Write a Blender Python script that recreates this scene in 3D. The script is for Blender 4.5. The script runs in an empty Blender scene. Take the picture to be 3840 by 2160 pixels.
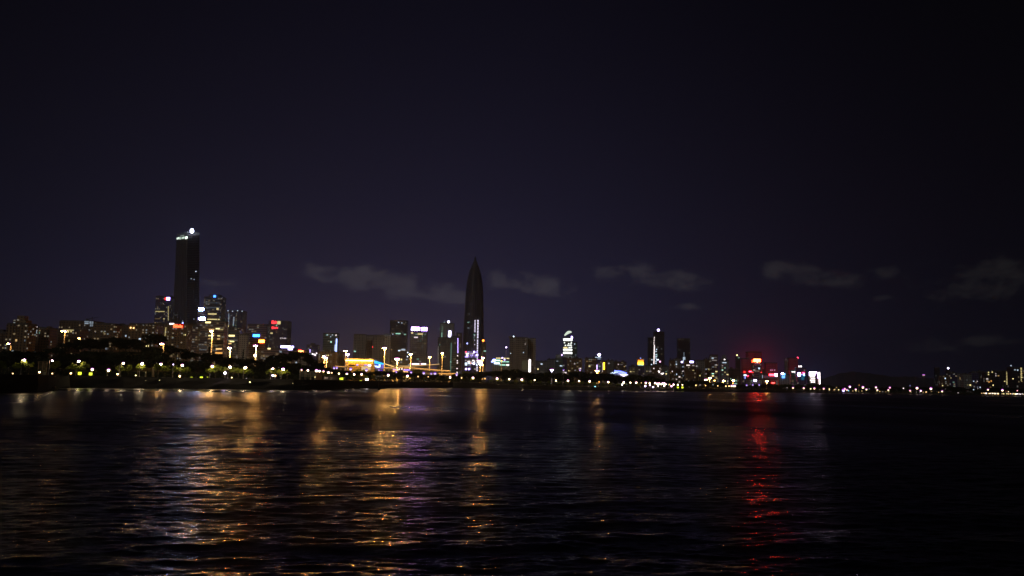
import bpy, math, random
import numpy as np
from mathutils import Vector, Matrix
R = math.radians
scene = bpy.context.scene
COL = scene.collection
random.seed(7)
rng = np.random.default_rng(7)

# ---------------------------------------------------------------- camera
FPX = 28.0 / 36.0 * 3840.0           # focal length in photograph pixels
PITCH, ROLL, CAMZ = R(6.82), R(1.0), 5.0
_F = Vector((0, math.cos(PITCH), math.sin(PITCH)))
_R0 = Vector((1, 0, 0))
_U0 = Vector((0, -math.sin(PITCH), math.cos(PITCH)))
_RT = _R0 * math.cos(ROLL) + _U0 * math.sin(ROLL)
_UP = -_R0 * math.sin(ROLL) + _U0 * math.cos(ROLL)
cam_d = bpy.data.cameras.new("camera")
cam_d.lens = 28.0
cam_d.sensor_width = 36.0
cam_d.clip_end = 40000.0
cam_d.clip_start = 0.5
cam = bpy.data.objects.new("camera", cam_d)
COL.objects.link(cam)
m = Matrix((_RT, _UP, -_F)).transposed().to_4x4()
m.translation = Vector((0, 0, CAMZ))
cam.matrix_world = m
scene.camera = cam

def ray(px, py):
    return _F + _RT * ((px - 1920.0) / FPX) + _UP * ((1080.0 - py) / FPX)
def at(px, py, D):
    d = ray(px, py)
    return Vector((0, 0, CAMZ)) + d * (D / d.y)
def azel(px, py):
    d = ray(px, py).normalized()
    return math.atan2(d.x, d.y), math.asin(d.z)

# ---------------------------------------------------------------- render settings
scene.view_settings.view_transform = 'Standard'
scene.view_settings.look = 'None'
scene.view_settings.exposure = 0.0
scene.view_settings.gamma = 1.0
scene.render.engine = 'CYCLES'
scene.cycles.max_bounces = 6
scene.cycles.diffuse_bounces = 2
scene.cycles.glossy_bounces = 3
scene.cycles.transmission_bounces = 2
scene.cycles.volume_bounces = 0
scene.cycles.transparent_max_bounces = 4
scene.cycles.caustics_reflective = True
scene.cycles.sample_clamp_indirect = 3.0
scene.cycles.sample_clamp_direct = 150.0
scene.cycles.use_denoising = True
scene.cycles.use_adaptive_sampling = False
scene.cycles.use_light_tree = True
scene.cycles.pixel_filter_type = 'BLACKMAN_HARRIS'
scene.cycles.filter_width = 1.5

# ---------------------------------------------------------------- sky
world = bpy.data.worlds.new("World")
scene.world = world
world.use_nodes = True
NT = world.node_tree
for n in list(NT.nodes): NT.nodes.remove(n)
def N(t, **k):
    n = NT.nodes.new(t)
    for a, b in k.items(): setattr(n, a, b)
    return n
def sock(n, i, v):
    if hasattr(v, 'bl_idname') or isinstance(v, bpy.types.NodeSocket): NT.links.new(v, n.inputs[i])
    else: n.inputs[i].default_value = v
def M(op, a, b=0.0, c=0.0, clamp=False):
    n = N('ShaderNodeMath', operation=op); n.use_clamp = clamp
    sock(n, 0, a); sock(n, 1, b); sock(n, 2, c)
    return n.outputs[0]
def VS(col, fac):          # colour times factor
    n = N('ShaderNodeVectorMath', operation='SCALE')
    sock(n, 0, col); sock(n, 3, fac)
    return n.outputs[0]
def VA(a, b):
    n = N('ShaderNodeVectorMath', operation='ADD'); sock(n, 0, a); sock(n, 1, b)
    return n.outputs[0]
tc = N('ShaderNodeTexCoord')
sep = N('ShaderNodeSeparateXYZ'); NT.links.new(tc.outputs['Generated'], sep.inputs[0])
AZ = M('ARCTAN2', sep.outputs[0], sep.outputs[1])
EL = M('ARCSINE', sep.outputs[2])
ELP = M('MAXIMUM', EL, 0.0)
def gauss(a0, e0, sa, se):
    da = M('DIVIDE', M('SUBTRACT', AZ, a0), sa); de = M('DIVIDE', M('SUBTRACT', EL, e0), se)
    return M('EXPONENT', M('MULTIPLY', M('ADD', M('MULTIPLY', da, da), M('MULTIPLY', de, de)), -0.5))
# light pollution over the city: strongest over its middle, dying away upwards and sideways
vert = M('EXPONENT', M('DIVIDE', ELP, -R(12.6)))
daz = M('SUBTRACT', AZ, R(-5.0))
da = M('DIVIDE', daz, M('ADD', R(21.0), M('MULTIPLY', M('GREATER_THAN', daz, 0.0), R(-4.0))))
side = M('EXPONENT', M('MULTIPLY', M('MULTIPLY', da, da), -0.5))
base = M('MULTIPLY', vert, side)
sky = VS((0.0222, 0.0200, 0.0520), base)
sky = VA(sky, VS((0.0022, 0.0020, 0.0034), M('EXPONENT', M('DIVIDE', ELP, -R(30.0)))))
def glow(px, py, sa, se, col):
    global sky
    a, e = azel(px, py)
    sky = VA(sky, VS(col, gauss(a, e, R(sa), R(se))))
glow(2835, 1350, 1.1, 0.9, (0.050, 0.0008, 0.0035))
glow(2800, 1330, 2.2, 1.8, (0.0028, 0.0, 0.0008))
glow(3000, 1415, 1.3, 0.9, (0.0006, 0.0030, 0.014))
glow(1500, 1360, 3.5, 1.3, (0.034, 0.017, 0.004))
glow(1650, 1330, 7.0, 3.5, (0.008, 0.006, 0.008))
glow(700, 1250, 6.0, 3.0, (0.004, 0.003, 0.010))
glow(60, 1330, 8.0, 2.0, (0.006, 0.003, 0.000))
# clouds lit from below
CL = [(1230,1025,110,34),(1400,1045,140,48),(1570,1085,120,36),(1700,1118,80,34),(1855,1048,52,34),(1985,1062,90,38),(2060,1092,70,28),
      (2330,1015,120,34),(2490,1042,100,36),(2590,1064,85,34),(2925,1015,70,34),(3030,1030,110,34),(3140,1048,85,26),(3325,1022,40,24),
      (3300,1116,42,13),(3690,1072,150,52),(3770,1008,110,34),(3480,1296,70,30),(3680,1284,120,28),(815,1066,80,24),(2575,1152,60,12)]
msum = None
for (px, py, wx, wy) in CL:
    a, e = azel(px, py)
    g = gauss(a, e, wx / FPX * 0.80, wy / FPX * 0.80)
    msum = g if msum is None else M('ADD', msum, g)
mp = N('ShaderNodeMapping'); NT.links.new(tc.outputs['Generated'], mp.inputs[0]); mp.inputs['Scale'].default_value = (1, 1, 1.7)
nz = N('ShaderNodeTexNoise'); nz.inputs['Scale'].default_value = 30.0; nz.inputs['Detail'].default_value = 8.0; nz.inputs['Roughness'].default_value = 0.62
NT.links.new(mp.outputs[0], nz.inputs['Vector'])
cden = M('ADD', M('MINIMUM', msum, 1.0), M('MULTIPLY', M('SUBTRACT', nz.outputs[0], 0.5), 3.0))
mr = N('ShaderNodeMapRange', interpolation_type='SMOOTHSTEP')
sock(mr, 0, cden); mr.inputs[1].default_value = 0.38; mr.inputs[2].default_value = 1.45
cmask = M('MULTIPLY', mr.outputs[0], M('MINIMUM', M('MULTIPLY', msum, 3.0), 1.0))
cbright = M('ADD', M('MULTIPLY', side, 0.62), 0.22)
sky = VA(sky, VS((0.0290, 0.0270, 0.0225), M('MULTIPLY', cmask, cbright)))
below = M('GREATER_THAN', EL, -0.004)
skyb = N('ShaderNodeTexSky', sky_type='NISHITA')
skyb.sun_disc = False; skyb.sun_elevation = R(-12.0); skyb.sun_rotation = R(200.0)
sky = VA(VS(sky, below), VS(skyb.outputs[0], 0.05))
bg = N('ShaderNodeBackground'); NT.links.new(sky, bg.inputs[0]); bg.inputs[1].default_value = 1.0
wo = N('ShaderNodeOutputWorld'); NT.links.new(bg.outputs[0], wo.inputs[0])

# added fill sun behind the camera for the weak light that reaches the facades
sun_d = bpy.data.lights.new("fill_sun", 'SUN'); sun_d.energy = 0.15; sun_d.angle = R(6); sun_d.color = (1.0, 0.92, 0.86)
sun = bpy.data.objects.new("fill_sun", sun_d); COL.objects.link(sun)
sun.rotation_euler = (R(68), 0, R(-28))

# ---------------------------------------------------------------- materials
def lmix(a, b, t): return tuple(a[i] * (1 - t) + b[i] * t for i in range(3))
_mats = {}
def mat(name, col, rough=0.8, metal=0.0, noise=0.25, nscale=0.4):
    if name in _mats: return _mats[name]
    mt = bpy.data.materials.new(name); mt.use_nodes = True; nt = mt.node_tree
    b = nt.nodes['Principled BSDF']
    b.inputs['Roughness'].default_value = rough; b.inputs['Metallic'].default_value = metal
    t = nt.nodes.new('ShaderNodeTexCoord'); n = nt.nodes.new('ShaderNodeTexNoise'); n.inputs['Scale'].default_value = nscale; n.inputs['Detail'].default_value = 5
    nt.links.new(t.outputs['Object'], n.inputs['Vector'])
    r = nt.nodes.new('ShaderNodeMix'); r.data_type = 'RGBA'
    r.inputs[6].default_value = tuple(c * (1 - noise) for c in col) + (1,)
    r.inputs[7].default_value = tuple(min(1, c * (1 + noise)) for c in col) + (1,)
    nt.links.new(n.outputs[0], r.inputs[0]); nt.links.new(r.outputs[2], b.inputs['Base Color'])
    _mats[name] = mt
    return mt
def emit(col, s, nee=False):
    key = ('e', tuple(round(c, 3) for c in col), round(s, 3), nee)
    if key in _mats: return _mats[key]
    mt = bpy.data.materials.new("lit_%d" % len(_mats)); mt.use_nodes = True
    b = mt.node_tree.nodes['Principled BSDF']
    b.inputs['Base Color'].default_value = (0.05, 0.05, 0.05, 1)
    b.inputs['Emission Color'].default_value = tuple(col) + (1,); b.inputs['Emission Strength'].default_value = s
    mt.cycles.emission_sampling = 'FRONT_BACK' if nee else 'NONE'
    _mats[key] = mt
    return mt
def facade(wall, glass, fh=3.4, bw=3.6, ww=0.62, wh=0.58, rough=0.35, lit=0.10, ls=0.30, cw=None):
    key = ('f', wall, glass, fh, bw, ww, wh, lit, ls)
    if key in _mats: return _mats[key]
    mt = bpy.data.materials.new("facade_%d" % len(_mats)); mt.use_nodes = True; nt = mt.node_tree
    b = nt.nodes['Principled BSDF']; L = nt.links
    t = nt.nodes.new('ShaderNodeTexCoord'); s = nt.nodes.new('ShaderNodeSeparateXYZ'); L.new(t.outputs['Object'], s.inputs[0])
    def mm(op, a, c=0.0):
        n = nt.nodes.new('ShaderNodeMath'); n.operation = op
        for i, v in enumerate((a, c)):
            if isinstance(v, (int, float)): n.inputs[i].default_value = v
            else: L.new(v, n.inputs[i])
        return n.outputs[0]
    h = mm('FRACT', mm('DIVIDE', mm('ADD', s.outputs[0], mm('ADD', s.outputs[1], 500.0)), bw))
    v = mm('FRACT', mm('DIVIDE', s.outputs[2], fh))
    win = mm('MULTIPLY', mm('LESS_THAN', h, ww), mm('LESS_THAN', v, wh))
    nz = nt.nodes.new('ShaderNodeTexNoise'); nz.inputs['Scale'].default_value = 0.05; nz.inputs['Detail'].default_value = 4; L.new(t.outputs['Object'], nz.inputs['Vector'])
    wm = nt.nodes.new('ShaderNodeMix'); wm.data_type = 'RGBA'
    wm.inputs[6].default_value = tuple(c * 0.7 for c in wall) + (1,); wm.inputs[7].default_value = tuple(min(1, c * 1.3) for c in wall) + (1,)
    L.new(nz.outputs[0], wm.inputs[0])
    r = nt.nodes.new('ShaderNodeMix'); r.data_type = 'RGBA'; L.new(win, r.inputs[0]); L.new(wm.outputs[2], r.inputs[6]); r.inputs[7].default_value = tuple(glass) + (1,)
    L.new(r.outputs[2], b.inputs['Base Color'])
    rr = nt.nodes.new('ShaderNodeMapRange'); L.new(win, rr.inputs[0]); rr.inputs[3].default_value = 0.8; rr.inputs[4].default_value = rough
    L.new(rr.outputs[0], b.inputs['Roughness'])
    if lit > 0:      # rooms with the light on: random cells of the window grid
        cwid = cw or (bw if bw < 12 else 5.0)
        oi = nt.nodes.new('ShaderNodeObjectInfo'); cb = nt.nodes.new('ShaderNodeCombineXYZ')
        hx = mm('DIVIDE', mm('ADD', s.outputs[0], mm('ADD', s.outputs[1], 500.0)), cwid)
        L.new(mm('FLOOR', hx), cb.inputs[0]); L.new(mm('FLOOR', mm('DIVIDE', s.outputs[2], fh)), cb.inputs[1]); L.new(mm('MULTIPLY', oi.outputs['Random'], 91.0), cb.inputs[2])
        wn = nt.nodes.new('ShaderNodeTexWhiteNoise'); wn.noise_dimensions = '3D'; L.new(cb.outputs[0], wn.inputs['Vector'])
        sc = nt.nodes.new('ShaderNodeSeparateColor'); L.new(wn.outputs['Color'], sc.inputs[0])
        on = mm('LESS_THAN', wn.outputs['Value'], lit)
        pw = mm('POWER', sc.outputs[0], 2.6)
        hw = mm('LESS_THAN', mm('FRACT', hx), ww if bw < 12 else .8)
        e = mm('MULTIPLY', mm('MULTIPLY', on, mm('MULTIPLY', hw, mm('LESS_THAN', v, wh))), mm('MULTIPLY', mm('ADD', pw, .08), ls * 4))
        cm = nt.nodes.new('ShaderNodeMix'); cm.data_type = 'RGBA'; L.new(mm('POWER', sc.outputs[1], 1.7), cm.inputs[0])
        cm.inputs[6].default_value = (1, .72, .36, 1); cm.inputs[7].default_value = (.8, .95, 1, 1)
        L.new(cm.outputs[2], b.inputs['Emission Color']); L.new(e, b.inputs['Emission Strength'])
        mt.cycles.emission_sampling = 'NONE'
    _mats[key] = mt
    return mt

# ---------------------------------------------------------------- mesh helpers
class MB:
    def __init__(s): s.v = []; s.f = []
    def add(s, v, f):
        o = len(s.v); s.v += [tuple(p) for p in v]; s.f += [tuple(i + o for i in q) for q in f]; return s
    def box(s, x0, x1, y0, y1, z0, z1):
        return s.add([(x0,y0,z0),(x1,y0,z0),(x1,y1,z0),(x0,y1,z0),(x0,y0,z1),(x1,y0,z1),(x1,y1,z1),(x0,y1,z1)],
                     [(0,3,2,1),(4,5,6,7),(0,1,5,4),(1,2,6,5),(2,3,7,6),(3,0,4,7)])
    def tube(s, p, q, r0, r1, n=6):
        p, q = Vector(p), Vector(q); d = (q - p).normalized()
        a = d.orthogonal().normalized(); b = d.cross(a)
        v = []
        for c, r in ((p, r0), (q, r1)):
            for k in range(n):
                t = 2 * math.pi * k / n; v.append(c + a * math.cos(t) * r + b * math.sin(t) * r)
        f = [(k, (k + 1) % n, n + (k + 1) % n, n + k) for k in range(n)] + [tuple(range(n - 1, -1, -1)), tuple(range(n, 2 * n))]
        return s.add(v, f)
    def lathe(s, c, prof, n=12, sx=1.0, sy=1.0):
        v = []; f = []
        for (r, z) in prof:
            for k in range(n):
                t = 2 * math.pi * k / n; v.append((c[0] + r * sx * math.cos(t), c[1] + r * sy * math.sin(t), c[2] + z))
        for j in range(len(prof) - 1):
            for k in range(n): f.append((j*n+k, j*n+(k+1)%n, (j+1)*n+(k+1)%n, (j+1)*n+k))
        f.append(tuple(range(n - 1, -1, -1))); f.append(tuple(range((len(prof)-1)*n, len(prof)*n)))
        return s.add(v, f)
    def ball(s, c, r, sx=1.0, sz=1.0, n=8):
        return s.lathe(c, [(r*math.sin(math.pi*j/6)+1e-3, -r*sz*math.cos(math.pi*j/6)) for j in range(7)], n, sx, 1.0)
    def mesh(s, name):
        me = bpy.data.meshes.new(name); me.from_pydata(s.v, [], s.f); return me
    def build(s, name, material, parent=None, loc=None):
        return obj(name, s.mesh(name), material, parent, loc)
def obj(name, me, material=None, parent=None, loc=None):
    if material is not None and not me.materials: me.materials.append(material)
    o = bpy.data.objects.new(name, me); COL.objects.link(o)
    if parent is not None: o.parent = parent
    if loc is not None: o.location = loc
    return o
def tag(o, label, cat, group=None, kind=None):
    if label: o['label'] = label
    if cat: o['category'] = cat
    if group: o['group'] = group
    if kind: o['kind'] = kind
    return o
def thing(name, label, cat, loc, rz=0.0, group=None):
    o = bpy.data.objects.new(name, None); COL.objects.link(o); o.location = loc; o.rotation_euler = (0, 0, rz); o.empty_display_size = 1
    return tag(o, label, cat, group)
def lerp_list(tab, x):
    if x <= tab[0][0]: return tab[0][1]
    for (a, b), (c, d) in zip(tab, tab[1:]):
        if x <= c: return b + (d - b) * (x - a) / (c - a)
    return tab[-1][1]

# ---------------------------------------------------------------- setting: water, shore, ground
WL = [(-700,1478),(0,1476),(150,1472),(205,1466),(225,1453),(452,1455.7),(680,1457.5),(920,1461),(1120,1463),(1250,1461),(1370,1456.5),
      (1500,1453.5),(1700,1454.5),(2085,1462),(2420,1466),(2800,1470.5),(3168,1474.5),(3413,1478.5),(3700,1484),(3840,1487),(4500,1500)]
def horizon(x): return 1404 + 0.01746 * x
def on_water(x, y):
    d = ray(x, y); t = -CAMZ / d.z
    return Vector((0, 0, CAMZ)) + d * t
def Dshore(x): return on_water(x, lerp_list(WL, x)).y
GZ = [(-700,5),(1750,5),(2000,3.2),(2600,3.0),(2900,2.4),(3100,1.5),(4500,1.0)]
def gz(x): return lerp_list(GZ, x)

# water: a real wave field, finer near the viewer
def build_water():
    na, dr = 1000, 0.0026
    rs = [14.0]
    while rs[-1] < 1500: rs.append(rs[-1] * (1 + dr * (1.0 if rs[-1] < 120 else 1.0 + (rs[-1] - 120) / 300)))
    rs = np.array(rs); nr = len(rs)
    an = np.linspace(R(-41), R(41), na)
    RR, AA = np.meshgrid(rs, an, indexing='ij')
    X = RR * np.sin(AA); Y = RR * np.cos(AA)
    Z = np.zeros_like(X); LOST = np.zeros_like(X)
    sp = np.maximum(np.gradient(rs)[:, None], 0)
    w = np.random.default_rng(5)
    wind = R(96)
    for i in range(110):
        lam = 0.34 * (9.0 / 0.34) ** (w.random() ** 1.35)
        th = wind + w.normal(0, 0.33)
        k = 2 * math.pi / lam
        sl = 0.0215 * (1.25 if lam < 0.7 else 1.0 if lam < 1.2 else (1.2 / lam) ** 0.62)
        a = sl / k
        att = np.clip((lam / (sp + 1e-6) - 2.2) / 2.5, 0, 1)
        ph = k * (X * math.cos(th) + Y * math.sin(th)) + w.random() * 6.283
        s = np.sin(ph); LOST += 0.5 * sl * sl * (1 - att * att)
        Z += a * att * (s + 0.22 * np.cos(2 * ph))
    # gusts: patches of rougher and smoother water
    G = 0.78 + 0.30 * np.sin(X / 17 + 1.3 * np.sin(Y / 31)) * np.sin(Y / 23 + 0.8) + 0.12 * np.sin(X / 7.3 + Y / 11.0)
    Z *= G
    CALM = SHELTER(X, Y)
    NEARF = np.clip((260 - RR) / 190, 0.15, 1)
    Z *= CALM; LOST = (LOST + 0.020 * (1 - NEARF ** 2)) * (G * CALM) ** 2
    CALM = CALM * NEARF
    verts = np.stack([X, Y, Z], -1).reshape(-1, 3)
    idx = np.arange(nr * na).reshape(nr, na)
    q = np.stack([idx[:-1, :-1], idx[:-1, 1:], idx[1:, 1:], idx[1:, :-1]], -1).reshape(-1, 4)
    me = bpy.data.meshes.new('water')
    me.vertices.add(len(verts)); me.vertices.foreach_set('co', verts.astype(np.float32).ravel())
    me.loops.add(q.size); me.loops.foreach_set('vertex_index', q.astype(np.int32).ravel())
    me.polygons.add(len(q)); me.polygons.foreach_set('loop_start', np.arange(0, q.size, 4, dtype=np.int32))
    me.polygons.foreach_set('use_smooth', np.ones(len(q), dtype=bool))
    me.update(calc_edges=True)
    for nm, arr in (('lost_slope', LOST), ('calm', CALM)):
        at_ = me.attributes.new(nm, 'FLOAT', 'POINT'); at_.data.foreach_set('value', arr.astype(np.float32).ravel())
    mt = bpy.data.materials.new('water'); mt.use_nodes = True; nt = mt.node_tree; L = nt.links
    b = nt.nodes['Principled BSDF']
    b.inputs['Base Color'].default_value = (0.0012, 0.0016, 0.0018, 1)
    def mw(op, a, c=0.0):
        n = nt.nodes.new('ShaderNodeMath'); n.operation = op
        for i, q_ in enumerate((a, c)):
            if isinstance(q_, (int, float)): n.inputs[i].default_value = q_
            else: L.new(q_, n.inputs[i])
        return n.outputs[0]
    a1 = nt.nodes.new('ShaderNodeAttribute'); a1.attribute_name = 'lost_slope'; a2 = nt.nodes.new('ShaderNodeAttribute'); a2.attribute_name = 'calm'
    # waves too small for the mesh at that distance become microfacet roughness
    L.new(mw('POWER', mw('ADD', mw('MULTIPLY', a1.outputs['Fac'], 2.0 * WLOD), 0.00042), 0.25), b.inputs['Roughness'])
    b.inputs['IOR'].default_value = 1.333
    g = nt.nodes.new('ShaderNodeNewGeometry')
    def noise(sc, det, st, rot):
        mp = nt.nodes.new('ShaderNodeMapping'); mp.inputs['Scale'].default_value = sc; mp.inputs['Rotation'].default_value = (0, 0, rot)
        L.new(g.outputs['Position'], mp.inputs[0])
        n = nt.nodes.new('ShaderNodeTexNoise'); n.inputs['Scale'].default_value = 1.0; n.inputs['Detail'].default_value = det; n.inputs['Roughness'].default_value = 0.55
        L.new(mp.outputs[0], n.inputs['Vector'])
        return n.outputs[0]
    n1 = noise((1.05, 4.0, 1), 3.0, 0, 0.10); n2 = noise((4.4, 13.5, 1), 2.0, 0, -0.15)
    b1 = nt.nodes.new('ShaderNodeBump'); b1.inputs['Strength'].default_value = 1.0; L.new(mw('MULTIPLY', a2.outputs['Fac'], WB1), b1.inputs['Distance'])
    L.new(n1, b1.inputs['Height'])
    b2 = nt.nodes.new('ShaderNodeBump'); b2.inputs['Strength'].default_value = 1.0; L.new(mw('MULTIPLY', a2.outputs['Fac'], WB2), b2.inputs['Distance'])
    L.new(n2, b2.inputs['Height']); L.new(b1.outputs[0], b2.inputs['Normal'])
    L.new(b2.outputs[0], b.inputs['Normal'])
    me.materials.append(mt)
    o = obj('water', me); tag(o, 'dark rippled bay water streaked with coloured light', None, kind='structure')
    return o
WB1, WB2, WLOD = 0.056, 0.030, 0.30
def SHELTER(X, Y):
    # calmer water in the lee of the bank
    sx = np.array([-700,0,150,225,452,680,920,1120,1250,1370,1500,1700,2085,2420,2800,3168,3413,3700,3840,4500])
    P = [on_water(x, lerp_list(WL, x)) for x in sx]
    ang = np.array([math.atan2(p.x, p.y) for p in P]); rad = np.array([math.hypot(p.x, p.y) for p in P])
    A = np.arctan2(X, Y); Rr = np.hypot(X, Y); S = np.interp(A, ang, rad) - Rr
    wdt = np.interp(A, [R(-30), R(-12), R(-5)], [115.0, 110.0, 45.0])
    t = np.clip((S - wdt * .55) / (wdt * .6), 0, 1); t = t * t * (3 - 2 * t)
    return 0.5 + 0.5 * t
build_water()

def build_ground():
    xs = list(range(-700, 4501, 40))
    sh = [on_water(x, lerp_list(WL, x)) for x in xs]
    # stone revetment, roughened
    rows = 5; v = []; f = []; rr = random.Random(3)
    for i, (x, p) in enumerate(zip(xs, sh)):
        n = Vector((p.x, p.y, 0)).normalized(); h = gz(x)
        for j in range(rows):
            t = j / (rows - 1); q = p + n * (10 * t - 1.0); z = -1.0 + (h + 1.0) * t
            v.append((q.x + rr.uniform(-.4, .4), q.y, z + (rr.uniform(-.25, .25) if 0 < j < rows - 1 else 0)))
    for i in range(len(xs) - 1):
        for j in range(rows - 1): f.append((i*rows+j, (i+1)*rows+j, (i+1)*rows+j+1, i*rows+j+1))
    MB().add(v, f).build('shore', mat('revetment', (0.018, 0.017, 0.014), 0.95, noise=0.5, nscale=0.6))
    tag(bpy.data.objects['shore'], 'dark sloping stone bank of the far shore', None, kind='structure')
    dist = [9.0, 30, 90, 300, 900, 2500, 7000]
    v = []; f = []
    for x, p in zip(xs, sh):
        n = Vector((p.x, p.y, 0)).normalized(); h = gz(x)
        for d in dist:
            q = p + n * d; v.append((q.x, q.y, h))
    k = len(dist)
    for i in range(len(xs) - 1):
        for j in range(k - 1): f.append((i*k+j, (i+1)*k+j, (i+1)*k+j+1, i*k+j+1))
    o = MB().add(v, f).build('ground', mat('park_ground', (0.045, 0.05, 0.025), 0.95, noise=0.4, nscale=0.15))
    tag(o, 'dark lawn and paths behind the bank', None, kind='structure')
    # pale edge path on top of the bank
    v = []; f = []
    for x, p in zip(xs, sh):
        n = Vector((p.x, p.y, 0)).normalized(); h = gz(x)
        for d in (9.2, 13.5):
            q = p + n * d; v.append((q.x, q.y, h + 0.02))
    for i in range(len(xs) - 1): f.append((i*2, i*2+2, i*2+3, i*2+1))
    o = MB().add(v, f).build('path', mat('path', (0.12, 0.11, 0.09), 0.9)); tag(o, 'waterside path along the bank', None, kind='structure')
build_ground()

# silhouette of the trees against the city, photograph pixels
TL = [(-300,1318),(0,1310),(50,1312),(180,1314),(205,1290),(250,1280),(330,1266),(400,1263),(520,1270),(540,1250),(560,1245),(596,1251),(612,1283),(640,1298),
      (700,1305),(760,1318),(800,1325),(860,1338),(900,1341),(940,1342),(980,1345),(1010,1328),(1050,1320),(1080,1314),(1118,1315),(1145,1326),(1190,1345),
      (1205,1370),(1250,1380),(1300,1389),(1400,1390),(1500,1393),(1600,1401),(1720,1401),(1790,1394),(1830,1386),(1870,1392),(1885,1379),(1930,1382),(1960,1396),(2010,1394),
      (2090,1398),(2150,1393),(2200,1392),(2240,1399),(2300,1400),(2340,1408),(2380,1402),(2430,1408),(2520,1428),(2600,1424),(2700,1433),(2760,1441),(2900,1440),(3000,1440),(3090,1440),
      (3150,1446),(3300,1449),(3500,1452),(3560,1448),(3700,1452),(3840,1455),(4100,1455)]
def Dtree(x): return Dshore(x) + lerp_list([(0,110),(1100,110),(1300,60),(4000,45)], x)
def ztree(x):
    return at(x, lerp_list(TL, x), Dtree(x)).z
def build_hill():
    xs = list(range(-340, 1300, 12)); v = []; f = []
    offs = [-75, -45, -20, 0, 40, 110]; fr = [0, 0.35, 0.8, 1.0, 0.9, 0.0]; rr = random.Random(9)
    for x in xs:
        D = Dtree(x); top = max(0.2, ztree(x) - gz(x) - 8.0) * max(0, min(1, (1290 - x) / 90))
        p = at(x, horizon(x), D); n = Vector((p.x, p.y, 0)).normalized()
        for o_, k in zip(offs, fr):
            q = p + n * o_; v.append((q.x, q.y, gz(x) - 0.3 + top * k + (rr.uniform(-.5, .5) if 0 < k < 1 else 0)))
    c = len(offs)
    for i in range(len(xs) - 1):
        for j in range(c - 1): f.append((i*c+j, (i+1)*c+j, (i+1)*c+j+1, i*c+j+1))
    o = MB().add(v, f).build('hill', mat('hill_soil', (0.045, 0.05, 0.03), 0.95, noise=0.5, nscale=0.1))
    for p in o.data.polygons: p.use_smooth = True
    tag(o, 'low dark wooded rise behind the park', None, kind='structure')
build_hill()
def build_far_hill():
    pts = [(2950,1462),(3060,1430),(3120,1408),(3160,1398),(3205,1394),(3240,1397),(3290,1405),(3350,1413),(3420,1410),(3470,1414),(3540,1425),(3640,1432),(3800,1440),(4000,1446)]
    v = []; f = []; D = 5200; rr = random.Random(4)
    for k in range(len(pts) * 6 - 5):
        i, t = divmod(k, 6); t /= 6
        a = pts[i]; b = pts[min(i + 1, len(pts) - 1)]
        x = a[0] + (b[0]-a[0])*t; y = a[1] + (b[1]-a[1])*t
        p = at(x, y, D); z = p.z + rr.uniform(-4, 4)
        v += [(p.x*0.82, D*0.82, 2), (p.x*.94, D*.94, 2 + z*0.6), (p.x, D, z), (p.x*1.2, D*1.2, 2)]
    n = len(v) // 4
    for i in range(n - 1):
        for j in range(3): f.append((i*4+j, (i+1)*4+j, (i+1)*4+j+1, i*4+j+1))
    o = MB().add(v, f).build('hills', mat('far_hill', (0.10, 0.10, 0.11), 0.95, noise=0.3, nscale=0.01))
    tag(o, 'faint dark hill far behind the right shore', None, kind='structure')
build_far_hill()
# ---------------------------------------------------------------- buildings
WARM, YEL, COOL, GRN, BLU, PINK = (1.0,.62,.24), (1.0,.82,.34), (.66,.82,1.0), (.50,1.0,.78), (.32,.38,1.0), (1.0,.45,.8)
RED, ORG, SOD, WHT, VIO = (1.0,.035,.03), (1.0,.16,.015), (1.0,.46,.10), (1.0,.86,.84), (.52,.38,1.0)
_ub = {}
def unit_box(material):
    if material.name not in _ub:
        me = MB().box(-.5,.5,-.5,.5,-.5,.5).mesh('window'); me.materials.append(material); _ub[material.name] = me
    return _ub[material.name]
BROWN = facade((0.24,0.16,0.10), (0.05,0.04,0.03), 3.2, 3.4, .5, .5, lit=.17, ls=.55)
TAN = facade((0.32,0.22,0.12), (0.08,0.06,0.04), 3.2, 4.2, .5, .5, lit=.17, ls=.6)
GREY = facade((0.34,0.34,0.32), (0.08,0.085,0.09), 3.3, 3.3, .5, .5, lit=.05, ls=.3)
PALE = facade((0.50,0.50,0.46), (0.16,0.17,0.16), 3.4, 3.8, .5, .55, lit=.04, ls=.3)
GLASS = facade((0.20,0.18,0.19), (0.04,0.04,0.05), 4.0, 50.0, .99, .62, .3, lit=.20, ls=.35)
DARK = facade((0.10,0.085,0.09), (0.03,0.027,0.03), 4.2, 3.0, .8, .7, .4, lit=.04, ls=.3)
NAVY = facade((0.13,0.11,0.24), (0.05,0.045,0.09), 3.8, 4.0, .6, .6, .35, lit=.16, ls=.45)
TEAL = facade((0.26,0.34,0.31), (0.08,0.12,0.12), 3.8, 30.0, .98, .6, .35, lit=.12, ls=.35)
PLUM = facade((0.30,0.20,0.21), (0.08,0.055,0.07), 3.8, 40.0, .99, .55, .4, lit=.20, ls=.4)
ROSE_WASH = facade((0.75,0.14,0.22), (0.40,0.05,0.10), 3.8, 3.0, .5, .6, .5, lit=.06, ls=.14)  # red light of the sign district put into the wall colour
STEEL = mat('dark_steel', (0.08, 0.08, 0.08), 0.5, 0.6)
ROOFM = mat('roof_concrete', (0.14, 0.13, 0.12), 0.9)
def plane_local(root, yaw, px, py, off=0.0):
    """where the sight line meets the front plane of a building, in the building's own frame"""
    n = Vector((math.sin(yaw), -math.cos(yaw), 0)); o = Vector((0, 0, CAMZ)); d = ray(px, py); b = Vector(root)
    t = (b + n * off - o).dot(n) / d.dot(n); p = o + d * t - b
    return Vector((math.cos(yaw) * p.x + math.sin(yaw) * p.y, 0, p.z))
BLD = []
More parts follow.
